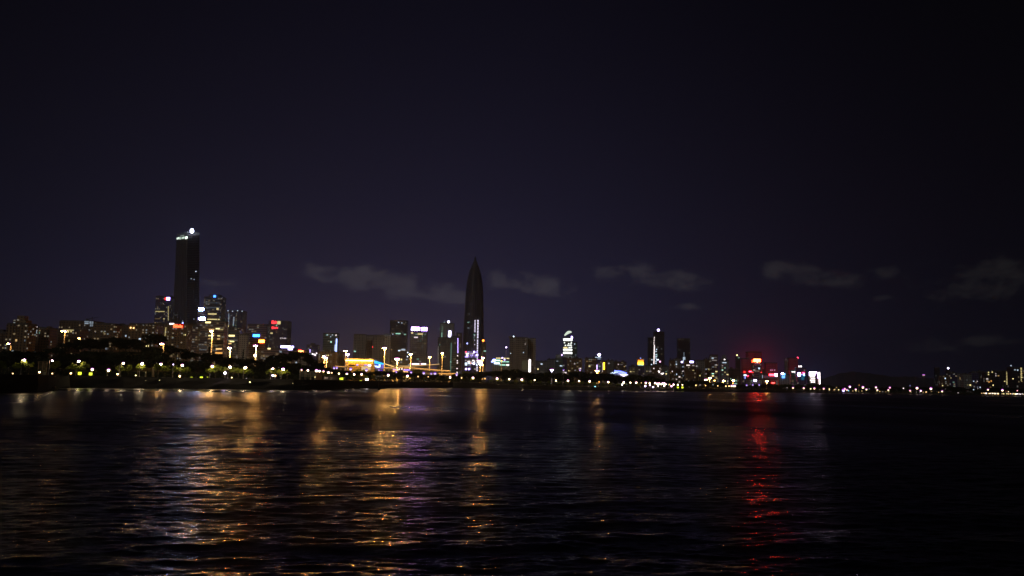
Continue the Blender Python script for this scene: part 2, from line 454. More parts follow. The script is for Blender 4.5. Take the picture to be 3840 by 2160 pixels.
def windows(root, w, H, specs, seed, y=-0.12, x0=None):
    rr = random.Random(seed)
    for sp in specs:
        mode, prob, pal, s, cw, ch = sp[:6]
        reg = sp[6] if len(sp) > 6 else (0.03, 0.97, 0.06, 0.95)
        nx = max(1, int(w * (reg[1] - reg[0]) / cw)); nz = max(1, int(H * (reg[3] - reg[2]) / ch))
        cells = []
        for j in range(nz):
            z = H * reg[2] + (j + .5) * H * (reg[3] - reg[2]) / nz
            if mode == 'rows':
                if rr.random() > prob: continue
                i = 0
                while i < nx:
                    L = rr.choice((1, 1, 2, 3, 5)); L = min(L, nx - i)
                    if rr.random() < 0.6: cells.append((i + L / 2, z, L * cw * .92, ch * .42))
                    i += L + (rr.random() < .4)
            elif mode == 'full':
                if rr.random() < prob: cells.append((nx / 2, z, nx * cw, ch * .45))
            elif mode == 'cols':
                pass
            else:
                for i in range(nx):
                    if rr.random() < prob: cells.append((i + .5, z, cw * rr.choice((.45, .6, .8)), ch * rr.choice((.4, .5, .6))))
        if mode == 'cols':
            for i in range(nx):
                if rr.random() > prob: continue
                for j in range(nz):
                    if rr.random() < .7: cells.append((i + .5, H * reg[2] + (j + .5) * H * (reg[3] - reg[2]) / nz, cw * .55, ch * .5))
        rr.shuffle(cells)
        for (ci, z, ww, hh) in cells[:90]:
            c = rr.choice(pal); st = min(1.5, s * rr.choice((0.10, 0.2, 0.3, 0.55, 1.0)))
            o = bpy.data.objects.new('window', unit_box(emit(c, st))); COL.objects.link(o); o.parent = root
            o.location = (-w / 2 + w * reg[0] + ci * (w * (reg[1] - reg[0]) / nx), y, z); o.scale = (ww, 0.3, hh)
def extras(root, yaw, ex, D, H, w):
    base = root.location
    for e in ex:
        k = e[0]
        if k in ('sign', 'lit_floor', 'light_strip', 'screen', 'letters'):
            _, x0, x1, y0, y1, c, s = e[:7]; off = e[7] if len(e) > 7 else 0.6
            a = plane_local(base, yaw, x0, (y0+y1)/2, off); b = plane_local(base, yaw, x1, (y0+y1)/2, off)
            t = plane_local(base, yaw, (x0+x1)/2, y0, off); u = plane_local(base, yaw, (x0+x1)/2, y1, off)
            mb = MB()
            if k == 'letters':        # a row of unreadable lit characters
                n = max(3, int((b.x - a.x) / max(1.0, (t.z - u.z)) / 0.95)); cw = (b.x - a.x) / n; rr = random.Random(int(x0))
                for i in range(n):
                    xx = a.x + i * cw; hh = t.z - u.z
                    mb.box(xx, xx + cw*.16, -off-.4, -off, u.z, t.z); mb.box(xx + cw*.16, xx + cw*.82, -off-.4, -off, u.z + hh*.42, u.z + hh*.62)
                    mb.box(xx + cw*.66, xx + cw*.82, -off-.4, -off, u.z, u.z + hh*.42)
                    if rr.random() < .6: mb.box(xx + cw*.16, xx + cw*.82, -off-.4, -off, t.z - hh*.16, t.z)
                    if rr.random() < .6: mb.box(xx + cw*.16, xx + cw*.66, -off-.4, -off, u.z, u.z + hh*.16)
                k = 'sign'
            else:
                mb.box(a.x, b.x, -off - .5, -off, u.z, t.z)
            if k == 'lit_floor': s = s * .5
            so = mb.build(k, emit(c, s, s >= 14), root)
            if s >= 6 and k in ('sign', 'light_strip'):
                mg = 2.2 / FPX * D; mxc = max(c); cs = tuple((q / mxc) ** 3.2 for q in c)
                MB().box(a.x - mg, b.x + mg, -off + .02, -off + .3, u.z - mg * .8, t.z + mg * .8).build('sign_halo', emit(cs, .55), so)  # glowing border added around the sign, imitating colour fringe of the lens
        elif k == 'beacon':
            _, x, y, rp, c, s = e
            p = plane_local(base, yaw, x, y, -2.0); r = rp / FPX * D
            MB().ball((p.x, 2.0, p.z), r, n=8).build('beacon_light', emit(c, s, s >= 14), root)
            if p.z > H * .98: MB().tube((p.x, 2, H * .97), (p.x, 2, p.z), .35, .25, 5).build('mast', STEEL, root)
        elif k == 'string':
            _, x0, x1, y0, y1, n, c, s = e[:8]; r = (e[8] if len(e) > 8 else 2.2) / FPX * D; mb = MB()
            for i in range(n):
                t = i / (n - 1); p = plane_local(base, yaw, x0 + (x1-x0)*t, y0 + (y1-y0)*t, 1.0)
                mb.ball((p.x, -1.0, p.z), r, n=6)
            mb.build('light_string', emit(c, s * .75), root)
        elif k == 'lights':
            _, pts, c, s = e[:4]; r = (e[4] if len(e) > 4 else 2.2) / FPX * D
            for (x, y) in pts:
                p = plane_local(base, yaw, x, y, 1.0)
                MB().ball((p.x, -1.0, p.z), r, n=6).build('lamp', emit(c, s * .55), root)
        elif k == 'wing':
            _, x0, x1, yt, fm = e[:5]; nm = e[5] if len(e) > 5 else 'upper_block'; dp = e[6] if len(e) > 6 else 0.5
            a = plane_local(base, yaw, x0, yt, 0); b = plane_local(base, yaw, x1, yt, 0)
            z0 = H if a.z > H else 0
            y0 = 1.5 if z0 else -4.0
            MB().box(a.x, b.x, y0, y0 + max(6, w * dp), z0, a.z).build(nm, fm, root)
def bld(name, label, x0, x1, yt, D, fac, yaw=0.0, depth=0.7, ribs=0, win=(), ex=(), roof='plant', cat='building', group=None, z0=None):
    xc = (x0 + x1) / 2; g = gz(xc); p = at(xc, yt, D)
    loc = Vector((p.x, D, g)); H = p.z - g
    w = (at(x1, yt, D).x - at(x0, yt, D).x) / (math.cos(yaw) + .0)
    dep = max(8.0, w * depth)
    root = thing(name, label, cat, loc, yaw, group)
    mb = MB().box(-w/2, w/2, 0, dep, 0, H)
    if ribs:
        for i in range(ribs + 1):
            x = -w/2 + w * i / ribs
            mb.box(x - w*.012 - .25, x + w*.012 + .25, -0.7, -0.002, 0, H + .8)
    mb.build('tower_body', fac, root)
    rr = random.Random(int(x0 * 7 + yt))
    t = 0.5
    pa = MB(); hh = rr.uniform(1.2, 2.4)
    pa.box(-w/2 - .15, w/2 + .15, -.18, t, H + .01, H + hh); pa.box(-w/2 - .15, w/2 + .15, dep - t, dep + .15, H + .01, H + hh)
    pa.box(-w/2 - .15, -w/2 + t, t, dep - t, H + .01, H + hh); pa.box(w/2 - t, w/2 + .15, t, dep - t, H + .01, H + hh)
    pa.build('parapet', ROOFM, root)
    if roof == 'plant':
        n = rr.choice((1, 2, 2, 3))
        for i in range(n):
            cx = -w/2 + w * (i + .5) / n + rr.uniform(-.06, .06) * w; ww = w / n * rr.uniform(.28, .4)
            MB().box(cx - ww/2, cx + ww/2, dep*.25, dep*.65, H + .02, H + rr.uniform(2.5, 5)).build('roof_plant', ROOFM, root)
    elif roof == 'stepped':
        rp = MB(); rp.box(-w*.32, w*.32, dep*.15, dep*.8, H + .02, H + 6); rp.box(-w*.18, w*.18, dep*.25, dep*.7, H + 6, H + 11); rp.build('roof_plant', fac, root)
    windows(root, w, H, win, int(x0 * 13 + x1))
    extras(root, yaw, ex, D, H, w)
    BLD.append((name, xc, D, root))
    return root
WY = [WARM, YEL, YEL, COOL]; WC = [COOL, COOL, WHT, YEL, GRN]; CG = [COOL, GRN, WHT]; WR = [WARM, YEL, WHT]

# --- far left: brown housing blocks
bld('apartment_block','narrow dim brown apartment block cut by the left edge of the picture', -40, 22, 1250, 900, BROWN, ribs=5, win=[('s',.07,WC,.8,5,4)])
bld('apartment_block','brown apartment block with a stepped top behind the leftmost orange flood lamp', 28, 106, 1219, 900, TAN, ribs=7, roof='stepped', win=[('s',.06,WY,1.2,4,4)])
bld('apartment_block','darker brown apartment block with a small lit roof room, third from the left edge', 109, 186, 1233, 940, BROWN, ribs=8, win=[('s',.07,WC,1.0,4,4)], ex=[('lit_floor',128,138,1237,1250,COOL,1.0),('beacon',138,1228,2.5,WHT,3)])
bld('apartment_block','small distant block with a few bright windows in the gap between brown blocks', 184, 206, 1262, 1500, BROWN, win=[('s',.35,WY,3,7,6,(0,1,.2,.95))])
bld('apartment_block','brown apartment block with a row of yellow lit verandas near its top', 203, 300, 1237, 980, BROWN, ribs=9, roof=None, win=[('s',.06,WY,1.2,4,4)], ex=[('lit_floor',236,276,1236,1240,YEL,.8),('lit_floor',241,246,1240,1246,YEL,2.5),('lit_floor',254,258,1240,1247,YEL,2.5),('lit_floor',265,269,1240,1246,YEL,1.2)])
cb = bld('apartment_block','long brown block under construction with pale blue lit top storeys', 226, 350, 1206, 1080, BROWN, ribs=11, roof=None, win=[('s',.05,WY,1.0,5,4,(0,.9,.3,.9))],
    ex=[('lit_floor',317,333,1204,1208,COOL,.5),('lit_floor',318,332,1210,1215,COOL,.7),('lit_floor',336,350,1205,1214,COOL,.55),('lit_floor',338,342,1216,1224,COOL,.5),('lit_floor',344,349,1216,1224,COOL,.4)])
bld('apartment_block','brown block right of the twin headed mast lamp with two vertical rows of glints', 352, 432, 1219, 1050, TAN, ribs=7, win=[('s',.05,WC,1.2,5,4)])
bld('apartment_block','dim brown block with a red roof spot left of the banded office tower', 432, 500, 1222, 1100, BROWN, ribs=7, win=[('s',.06,WC,1.2,5,4)], ex=[('beacon',461,1240,2,RED,2)])
bld('apartment_block','brown block with bright pairs of windows above the round hilltop trees', 486, 584, 1219, 1000, TAN, ribs=8, win=[('s',.07,WY,1.8,4.5,4)], ex=[('lights',[(490,1229),(501,1230)],WARM,5,3)])
# --- tower group on the left
bld('office_tower','dark office tower with yellow lit floors and a red and white roof sign', 584, 640, 1114, 1750, NAVY, win=[('rows',.85,[YEL,WARM],.9,4,4.6,(.02,.72,.05,.74)),('full',1,[YEL],.8,4,4.5,(0,.72,.795,.84))],
    ex=[('sign',619,625,1117,1124,RED,6),('sign',625,637,1115,1126,VIO,9),('string',631,631,1150,1200,14,YEL,.9,1.4)])
bld('apartment_block','ochre lit slab with a vertical line of stair windows left of the red sign block', 578, 642, 1217, 1150, TAN, ribs=0, win=[('s',.03,WY,1,5,4)], ex=[('string',622,617,1229,1276,13,YEL,.9,1.6)])
bld('apartment_block','tan block carrying a long red and white roof sign', 637, 704, 1218, 1120, TAN, ribs=8, roof=None, win=[('s',.14,[YEL],1.5,4,4,(.1,.6,.3,.85)),('s',.04,WY,1.2,4,4)],
    ex=[('light_strip',636,653,1212,1217,WHT,3),('letters',651,686,1217,1228,(1,.10,.03),7,1.2),('beacon',685,1212,3,BLU,5)])
bld('office_block','plum striped slab between the tallest tower and the round topped office tower', 704, 742, 1226, 1300, PLUM, win=[('s',.02,WY,1,5,4)])
bld('office_tower','slim tower edge with a stack of blue white signs beside the tallest tower', 742, 774, 1205, 1650, PLUM,
    win=[('s',.05,WC,1,5,4)], ex=[('sign',746,764,1154,1165,(.3,.48,1),95),('sign',744,750,1191,1198,(.45,.42,1),8),('sign',750,769,1190,1201,(.4,.55,1),90),('wing',740,772,1168,PLUM,'upper_block'),('lit_floor',735,760,1292,1296,COOL,.5)])
bld('office_tower','round shouldered office tower with pale floor bands and a small blue roof logo', 766, 832, 1116, 1700, GLASS, roof=None,
    win=[('full',.45,[COOL,WARM],.07,4,5),('rows',.16,[YEL,WARM],1.6,5,5)], ex=[('wing',782,821,1104,GLASS),('sign',801,809,1107,1115,(.05,.22,1),5),('lit_floor',780,812,1175,1180,YEL,1.5),('lit_floor',812,820,1155,1162,YEL,1.6)])
bld('office_tower','broad striped office block with amber lit bands behind the tall leaning mast lamp', 782, 842, 1208, 1350, PLUM, roof=None, win=[('rows',.30,[WARM,YEL],1.6,5,5),('full',.3,[WARM],.12,4,5)],
    ex=[('lit_floor',770,790,1206,1212,YEL,4),('lit_floor',809,824,1230,1235,YEL,3),('lit_floor',810,832,1306,1311,WARM,2.5),('lit_floor',808,834,1321,1326,SOD,2.5)])
bld('office_block','plum banded lower office block left of the tall leaning mast lamp', 738, 784, 1208, 1400, PLUM, roof=None, win=[('full',.5,[COOL],.08,4,5)], ex=[('sign',729,738,1231,1243,(.75,.8,1),10,2.0)])
bld('office_tower','flat topped navy tower with a row of white roof lights and two window columns', 836, 910, 1167, 1900, NAVY, roof=None, win=[('cols',.4,[GRN,COOL],.35,6,5,(.1,.9,.35,.9))],
    ex=[('lights',[(839,1166),(855,1165),(872,1167),(891,1165),(908,1167)],COOL,1.8,1.8),('string',858,857,1178,1216,8,COOL,.5,2.0),('string',877,875,1190,1217,8,COOL,.4,2.4)])
bld('office_tower','striped grey office tower with bright amber central windows below the navy tower', 840, 899, 1232, 1450, GLASS, roof=None, win=[('full',.55,[COOL],.09,4,4.6),('rows',.25,[WARM,YEL],2.0,6,5,(.3,.85,.05,.95))],
    ex=[('lit_floor',858,880,1256,1262,YEL,4),('lit_floor',862,878,1278,1283,YEL,3),('beacon',854,1223,4,YEL,1.6)])
bld('office_block','plain pale grey slab without lit windows', 898, 928, 1256, 1350, PALE, win=[], roof='plant')
bld('office_tower','dark red tinted tower with red roof beacons, a blue logo and an orange sign', 928, 1000, 1219, 1500, PLUM, roof=None, win=[('s',.03,WC,1.4,6,5),('full',.25,[WARM],.1,4,5,(0,1,0,.4))],
    ex=[('beacon',950,1218,3,RED,7),('beacon',982,1218,3,RED,5),('beacon',989,1218,3,RED,6),('sign',949,973,1254,1263,(.03,.30,1),9),('sign',971,991,1275,1285,ORG,40)])
bld('office_tower','hazy tower crowned by two rows of red lights and a cream lit window band', 1007, 1080, 1205, 2100, NAVY, roof=None, win=[('s',.03,WC,1.2,7,6)],
    ex=[('letters',1019,1040,1202,1214,(1,.04,.05),3.5),('letters',1019,1043,1225,1233,(1,.04,.05),3),('sign',1040,1052,1204,1216,YEL,.8),('lit_floor',1007,1023,1247,1252,YEL,1.4),('lights',[(1052,1268),(1058,1268),(1065,1269),(1070,1269)],WHT,1.6,1.8)])
bld('office_block','low wide banded block carrying a long violet white sign', 990, 1104, 1308, 1250, PLUM, roof=None, win=[('full',.5,[WARM],.12,5,4),('s',.05,WC,1.5,5,4)],
    ex=[('sign',1053,1090,1297,1304,(.62,.55,1),14),('sign',1093,1101,1298,1304,(.62,.55,1),10),('sign',1081,1096,1307,1312,(.7,.65,1),9),('lit_floor',1004,1014,1305,1310,YEL,4)])
bld('apartment_block','small block with an orange roof sign just above the dark round hill trees', 1104, 1152, 1318, 1200, GREY, win=[('s',.10,WC,1.2,5,4)], roof=None, ex=[('sign',1119,1138,1315,1321,(1,.30,.08),9),('sign',1121,1134,1321,1323,ORG,5),('light_strip',1119,1130,1310,1315,RED,3)])
bld('office_block','dark block dotted with cool white windows right of the round hill trees', 1150, 1192, 1296, 1500, NAVY, win=[('rows',.5,[GRN,COOL,WHT],1.2,6,5)], ex=[('lights',[(1172,1327),(1187,1325),(1178,1329),(1182,1332)],WHT,4,2.6),('light_strip',1161,1164,1310,1322,VIO,2)])
bld('office_tower','glass tower with slanted bracing and a blue lit right edge', 1212, 1265, 1252, 1750, TEAL, roof=None, win=[('s',.07,CG,1.2,5,5,(0,1,.25,1)),('rows',.8,CG,1.6,5,5,(0,.95,.06,.24))],
    ex=[('light_strip',1259,1264,1270,1320,(.35,.45,1),2.5),('light_strip',1255,1258,1292,1316,(.5,.6,1),1.4),('lights',[(1228,1256),(1247,1256),(1240,1263)],COOL,1.5,1.8)])
bld('apartment_block','low tan block with scattered bright windows behind the double mast lamps', 1195, 1262, 1322, 1150, TAN, ribs=6, win=[('s',.16,WR,2.0,4.5,4)])
bld('apartment_block','low brown block with faint windows left of the golden hall', 1260, 1300, 1326, 1180, BROWN, ribs=4, win=[('s',.08,WC,.8,4.5,4)])
# --- centre
bld('apartment_slab','tall grey gridded slab above the left half of the golden hall', 1328, 1370, 1256, 1600, GREY, roof=None, ribs=10, win=[], ex=[('lights',[(1329,1317),(1333,1318)],GRN,1.6,2.2)])
bld('apartment_slab','plain grey slab joined behind the gridded slab over the golden hall', 1368, 1398, 1260, 1640, GREY, roof=None, win=[], ex=[('beacon',1396,1301,3.2,RED,5),('lights',[(1388,1346),(1393,1347)],WHT,1.6,2.2)])
bld('apartment_slab','grey gridded slab above the blue end of the golden hall', 1401, 1440, 1258, 1560, GREY, roof=None, ribs=9, win=[])
bld('apartment_slab','pale outlined slab with a single dim window right of two gridded slabs', 1440, 1464, 1256, 1560, PALE, roof=None, ribs=1, win=[], ex=[('lit_floor',1443,1453,1264,1267,WARM,.15),('light_strip',1439,1464,1255.5,1257,COOL,.12)])
bld('office_tower','tall dark shouldered tower with one teal lit floor', 1463, 1526, 1203, 1900, DARK, roof=None, win=[('s',.03,WC,1.4,8,6)],
    ex=[('lit_floor',1484,1502,1249,1253,GRN,1.5),('lit_floor',1515,1523,1252,1256,GRN,.8),('lights',[(1473,1253),(1495,1209),(1507,1211)],COOL,1.5,2),('lit_floor',1463,1471,1309,1312,WARM,.9),('lit_floor',1505,1520,1308,1315,COOL,1.2)])
bld('office_tower','gridded office tower under two large violet white roof signs', 1540, 1600, 1240, 1450, GREY, roof=None, ribs=10, win=[('s',.30,[GRN,WHT,YEL,COOL],.5,3.6,4),('rows',.12,CG,1.3,4,4)],
    ex=[('sign',1543,1574,1227,1239,(.58,.33,1),36),('sign',1580,1601,1228,1240,(.58,.33,1),28),('lit_floor',1542,1549,1246,1251,YEL,2),('lit_floor',1566,1586,1250,1255,YEL,1.4),('lit_floor',1553,1567,1263,1267,WHT,2),
        ('light_strip',1542,1548,1363,1367,PINK,5),('light_strip',1548,1572,1363,1367,WHT,3),('light_strip',1579,1586,1363,1367,PINK,4),('light_strip',1586,1598,1363,1367,WHT,2.5)])
bld('office_block','dark block with a cluster of white windows left of the violet signed tower', 1500, 1542, 1318, 1300, DARK, roof=None, win=[('s',.18,WC,2.0,4,4)], ex=[('lights',[(1529,1322),(1528,1337)],COOL,4,2.4)])
bld('office_tower','pale hazy tower with an outlined crown and a glowing white upright sign', 1650, 1702, 1214, 2000, PALE, roof=None, win=[('s',.02,CG,1,6,6)],
    ex=[('beacon',1682,1207,4.5,(.75,.7,1),9),('sign',1682,1691,1241,1263,(.8,.75,1),9),('light_strip',1656,1658,1246,1264,GRN,.6),('string',1659,1656,1225,1262,6,GRN,.5,1.4),('lights',[(1666,1209),(1648,1233),(1650,1284)],GRN,.7,1.8)])
bld('office_tower','round fronted grey tower with a pale lit edge below the glowing upright sign', 1643, 1700, 1268, 1700, GREY, roof=None, ribs=12, win=[('s',.01,CG,1,6,6)], ex=[('string',1643,1643,1300,1365,14,WHT,.5,1.2),('beacon',1680,1290,2,BLU,4)])
bld('office_tower','teal glass tower with a thin greenish lit left edge', 1690, 1716, 1262, 1500, TEAL, roof=None, win=[], ex=[('light_strip',1690,1692,1285,1398,GRN,.25),('lights',[(1690,1357)],GRN,.8,2.5)])
bld('office_tower','slim dark tower with a vertical run of white work lights left of the bullet tower', 1712, 1733, 1252, 1450, DARK, roof=None, win=[('s',.05,CG,.6,4,5)],
    ex=[('string',1717,1717,1270,1322,12,VIO,4,1.8),('lights',[(1716,1334),(1715,1353),(1715,1361),(1714,1382),(1714,1396),(1714,1400)],WHT,3.5,2)])
bld('office_tower','narrow tower right of the bullet tower marked by an orange beacon', 1806, 1823, 1284, 1900, BROWN, roof=None, win=[('s',.10,[GRN,COOL],.9,5,5)], ex=[('beacon',1812,1277,3.6,ORG,14),('light_strip',1814,1823,1315,1318,GRN,.8)])
bld('office_block','low building with a teal and white ring of lights on its crown', 1845, 1918, 1366, 1400, GREY, roof=None, win=[('s',.10,WC,.5,5,4)],
    ex=[('wing',1850,1916,1352,TEAL),('light_strip',1850,1876,1349,1354,GRN,2.4),('sign',1848,1858,1347,1355,BLU,10),('light_strip',1842,1850,1353,1360,BLU,3),('light_strip',1853,1874,1360,1365,COOL,4),('light_strip',1876,1917,1355,1358,GRN,1.2),
        ('light_strip',1874,1918,1366,1371,GRN,1.0),('light_strip',1900,1917,1366,1371,WHT,3),('string',1862,1908,1343,1344,9,YEL,2,2.2),('lights',[(1892,1349),(1884,1342)],VIO,6,3.2)])
bld('apartment_tower','tall grey concrete twin slab with a taller left stair core', 1912, 1978, 1268, 1350, GREY, roof=None, ribs=12, win=[('s',.012,WC,1.5,5,4)],
    ex=[('wing',1907,1929,1261,GREY,'stair_core',.4),('beacon',1926,1262,2.4,COOL,5),('lights',[(1915,1325),(1963,1322)],COOL,1.6,1.8),('lit_floor',1957,1980,1352,1388,(.55,.5,.25),.12)])
bld('apartment_tower','grey concrete slab with one blazing white stairwell strip', 1976, 2009, 1270, 1370, PALE, roof=None, ribs=6, win=[],
    ex=[('light_strip',1983,1990,1349,1395,WHT,4)])
# --- right of centre: lower city
bld('apartment_block','low distant block of dim teal windows right of the twin grey slabs', 2010, 2052, 1356, 1700, GREY, win=[('s',.14,WC,1.6,6,5)])
bld('apartment_block','low distant block with a few cool windows behind the white flood lamp', 2052, 2082, 1350, 1750, GREY, win=[('s',.14,WC,1.4,6,5)])
bld('apartment_block','greyish apartment block with scaffold lights left of the white banded tower', 2082, 2112, 1345, 1500, TEAL, ribs=4, win=[('s',.10,WC,1.4,5,4)], ex=[('beacon',2107,1331,2.8,VIO,5),('wing',2085,2106,1329,GREY)])
bld('office_block','low block with a dense patch of white office light under the banded tower', 2111, 2129, 1345, 1450, NAVY, roof=None, win=[('rows',.9,[COOL,WHT],2.2,5,5,(0,1,.1,.95))])
bld('apartment_block','brown ribbed block with yellow windows right of the white banded tower', 2128, 2182, 1346, 1400, TAN, ribs=7, win=[('s',.12,WR,2.0,4.5,4)])
bld('office_tower','faint teal office tower behind the white banded tower', 2144, 2165, 1284, 2100, TEAL, roof=None, win=[('s',.5,[GRN,COOL],.16,5,6,(.05,.95,.3,.95))], ex=[('lights',[(2155,1290)],COOL,1.5,2)])
bld('apartment_block','brown ribbed apartment block left of the blue topped tower', 2195, 2236, 1346, 1400, BROWN, ribs=7, win=[('s',.08,WR,2.0,4.5,4)])
bld('office_tower','slim tower with a glowing violet ball above two white crown bands', 2233, 2254, 1341, 1600, NAVY, roof=None, win=[('s',.10,WC,1.5,5,4)],
    ex=[('beacon',2247,1331,5.2,(.60,.5,1),16),('light_strip',2232,2254,1339,1341,COOL,1.2),('light_strip',2241,2253,1345,1347,COOL,.6),('light_strip',2235,2240,1368,1385,VIO,4)])
bld('apartment_block','block marked by one tall glowing yellow upright sign', 2257, 2276, 1356, 1400, BROWN, roof=None, win=[('s',.04,WR,1.5,4.5,4)], ex=[('sign',2263,2267,1360,1385,(1,.72,.02),7),('light_strip',2259,2260,1360,1395,WHT,1.0)])
bld('apartment_block','grey vertical ribbed block just right of the yellow upright sign', 2276, 2302, 1354, 1500, GREY, ribs=6, win=[('s',.03,WR,1.5,4.5,4)])
bld('apartment_block','low dark wide block behind the white dotted stadium dome', 2302, 2348, 1358, 1550, BROWN, ribs=5, win=[('s',.10,WR,1.6,5,4)])
bld('apartment_block','low block with a row of yellow windows right of the stadium dome', 2360, 2392, 1376, 1400, GREY, ribs=4, win=[('s',.22,[YEL],1.4,4.5,4)])
bld('office_tower','tower topped by a glowing orange and yellow striped screen', 2390, 2416, 1342, 1500, NAVY, roof=None, win=[],
    ex=[('sign',2392,2413,1350,1352,(1,.25,.02),3),('sign',2392,2413,1353,1355,(1,.30,.02),3.5),('sign',2392,2413,1356,1358,(1,.38,.02),4),('sign',2392,2413,1359,1367,(1,.62,.03),7),('light_strip',2392,2413,1368,1370,GRN,1.2),('lights',[(2402,1343)],BLU,3,2)])
bld('office_tower','tall dark tower with a vertical dotted line of white lights and violet roof lamp', 2454, 2491, 1246, 1900, DARK, roof=None, win=[],
    ex=[('beacon',2469,1238,4.6,(.6,.45,1),12),('string',2454,2452,1265,1290,5,WHT,2.2,1.7),('string',2454,2452,1295,1370,24,WHT,2.6,1.8),('lights',[(2462,1310),(2460,1318),(2460,1330),(2460,1337),(2460,1343),(2460,1355),(2460,1362)],COOL,2.5,2.2),
        ('sign',2462,2470,1347,1351,COOL,3),('lights',[(2475,1356)],PINK,5,3),('lights',[(2445,1349),(2443,1367)],COOL,2.5,2.2),('lights',[(2464,1329),(2464,1335)],GRN,.8,2)])
bld('office_tower','lower dark grey tower set against the left side of the dotted line tower', 2431, 2455, 1268, 2000, DARK, roof=None, win=[])
bld('apartment_block','low block with yellow windows under the dotted line tower', 2420, 2446, 1374, 1400, GREY, ribs=3, win=[('s',.20,WR,1.6,4.5,4)])
bld('apartment_block','low block with a bright upper right corner under the dotted line tower', 2446, 2480, 1373, 1350, BROWN, ribs=4, win=[('s',.18,WR,1.8,4.5,4)])
bld('apartment_block','low block of small white windows left of the dense window cluster', 2482, 2514, 1378, 1500, GREY, ribs=3, win=[('s',.22,WC,2,5,4)])
bld('office_tower','tall flat black slab without lights behind the lit spire', 2544, 2588, 1271, 2300, DARK, roof=None, win=[])
bld('spired_tower','slim tower with a lit lattice spire in front of the black slab', 2560, 2571, 1349, 1900, TEAL, roof=None, win=[], ex=[('wing',2562,2569,1341,TEAL,'lattice_spire'),('string',2563,2563,1340,1356,7,COOL,1.6,1.4),('string',2568,2568,1340,1356,7,COOL,1.6,1.4),('string',2565,2565,1322,1336,5,COOL,.5,1.3)])
cl = [('brown tower at the left end of the dense window cluster',2512,2530,1354,BROWN,.20),('grey tower with blue tinted windows in the dense window cluster',2530,2553,1347,GREY,.26),
      ('narrow tower beside the small violet roof sign',2553,2570,1358,NAVY,.20),('broad tower with a row of five white windows below its roof',2570,2606,1352,BROWN,.16),
      ('tower with two blue white roof lamps',2606,2642,1355,GREY,.15),('brown tower with a column of yellow windows at the right end of the dense cluster',2640,2664,1350,BROWN,.22)]
for i, (lb, a, b, yt, fm, pr) in enumerate(cl):
    e = []
    if i == 2: e = [('sign',2554,2560,1355,1360,(.7,.6,1),8)]
    if i == 3: e = [('sign',2587,2600,1354,1360,(.45,.4,1),14),('lit_floor',2574,2587,1368,1371,WHT,3)]
    if i == 4: e = [('beacon',2622,1354,2.6,BLU,5),('beacon',2629,1353,2.6,BLU,5)]
    bld('apartment_tower', lb, a, b, yt, 1300 + 40 * (i % 3), fm, ribs=5, roof=None if e else 'plant', win=[('s',pr,[WHT,COOL,YEL,WHT],2.4,4,3.8)], ex=e)
bld('apartment_tower','tower with pink lit slanting crown stripes right of the dense window cluster', 2665, 2693, 1333, 1500, PLUM, roof=None, win=[('rows',.8,[(1,.7,.7),WHT],1.0,5,4,(0,1,.72,.98)),('s',.12,WC,2.0,5,4)])
bld('apartment_tower','slim tower with bright white window columns and a lit dome lamp', 2703, 2733, 1354, 1400, GREY, roof='stepped', win=[('s',.34,[WHT,GRN,YEL],2.2,4,3.8)], ex=[('beacon',2717,1349,3,WHT,4),('light_strip',2709,2724,1359,1361,COOL,1.2)])
bld('apartment_block','dim low block with few windows left of the red lit towers', 2733, 2776, 1385, 1400, DARK, ribs=5, win=[('s',.05,WC,1.4,5,4)])
bld('office_block','low block with teal lit shop floors beside the sodium street lamp', 2750, 2766, 1420, 1150, TEAL, roof=None, win=[('full',.9,[GRN],.9,4,4)])
bld('office_tower','thin dark tower with a small green lit antenna tip', 2761, 2776, 1342, 1700, DARK, roof=None, win=[], ex=[('beacon',2764,1332,2.4,YEL,4),('lights',[(2770,1341)],GRN,.4,3)])
# --- red and blue sign district
bld('office_tower','broad tower washed in red light behind the orange signed tower', 2806, 2856, 1322, 1800, ROSE_WASH, roof=None, ribs=2, win=[('s',.03,[PINK],.6,7,6)], ex=[('wing',2818,2842,1316,ROSE_WASH),('light_strip',2808,2854,1392,1395,(1,.02,.05),30,9.0)])  # light_strip here is an added, hidden red lamp washing the facade
bld('office_tower','low dark red lit tower left of the orange signed tower', 2783, 2808, 1347, 1750, ROSE_WASH, roof=None, win=[], ex=[('lights',[(2792,1395)],RED,3,4),('light_strip',2785,2806,1408,1411,(1,.02,.05),22,8.0)])  # light_strip: unseen lamp added low down to redden this tower
bld('office_tower','dark tower under the blazing orange roof sign', 2824, 2854, 1360, 1420, PLUM, roof=None, win=[('s',.03,WC,1.2,6,5)],
    ex=[('sign',2826,2852,1346,1357,(1,.035,.008),110),('sign',2820,2825,1350,1359,(1,.05,.008),14,-1.5),('sign',2838,2842,1357,1360,(1,.4,.2),8),('lit_floor',2831,2848,1363,1365,PINK,.6),('lights',[(2823,1397),(2855,1397)],RED,3,2.6),('lit_floor',2824,2832,1386,1389,WHT,.9)])
bld('office_block','tower with a small white crown light and blue stripe left of the orange sign', 2786, 2802, 1405, 1350, NAVY, roof=None, win=[('s',.05,WC,1,5,5)], ex=[('light_strip',2789,2799,1405,1409,COOL,3),('light_strip',2793,2795,1410,1420,BLU,2.5)])
bld('office_block','low pale hall with one violet white roof sign under the orange signed tower', 2808, 2856, 1426, 1150, PALE, roof=None, win=[], ex=[('sign',2827,2837,1424,1430,(.75,.65,1),12),('lights',[(2819,1428)],GRN,.8,2)])
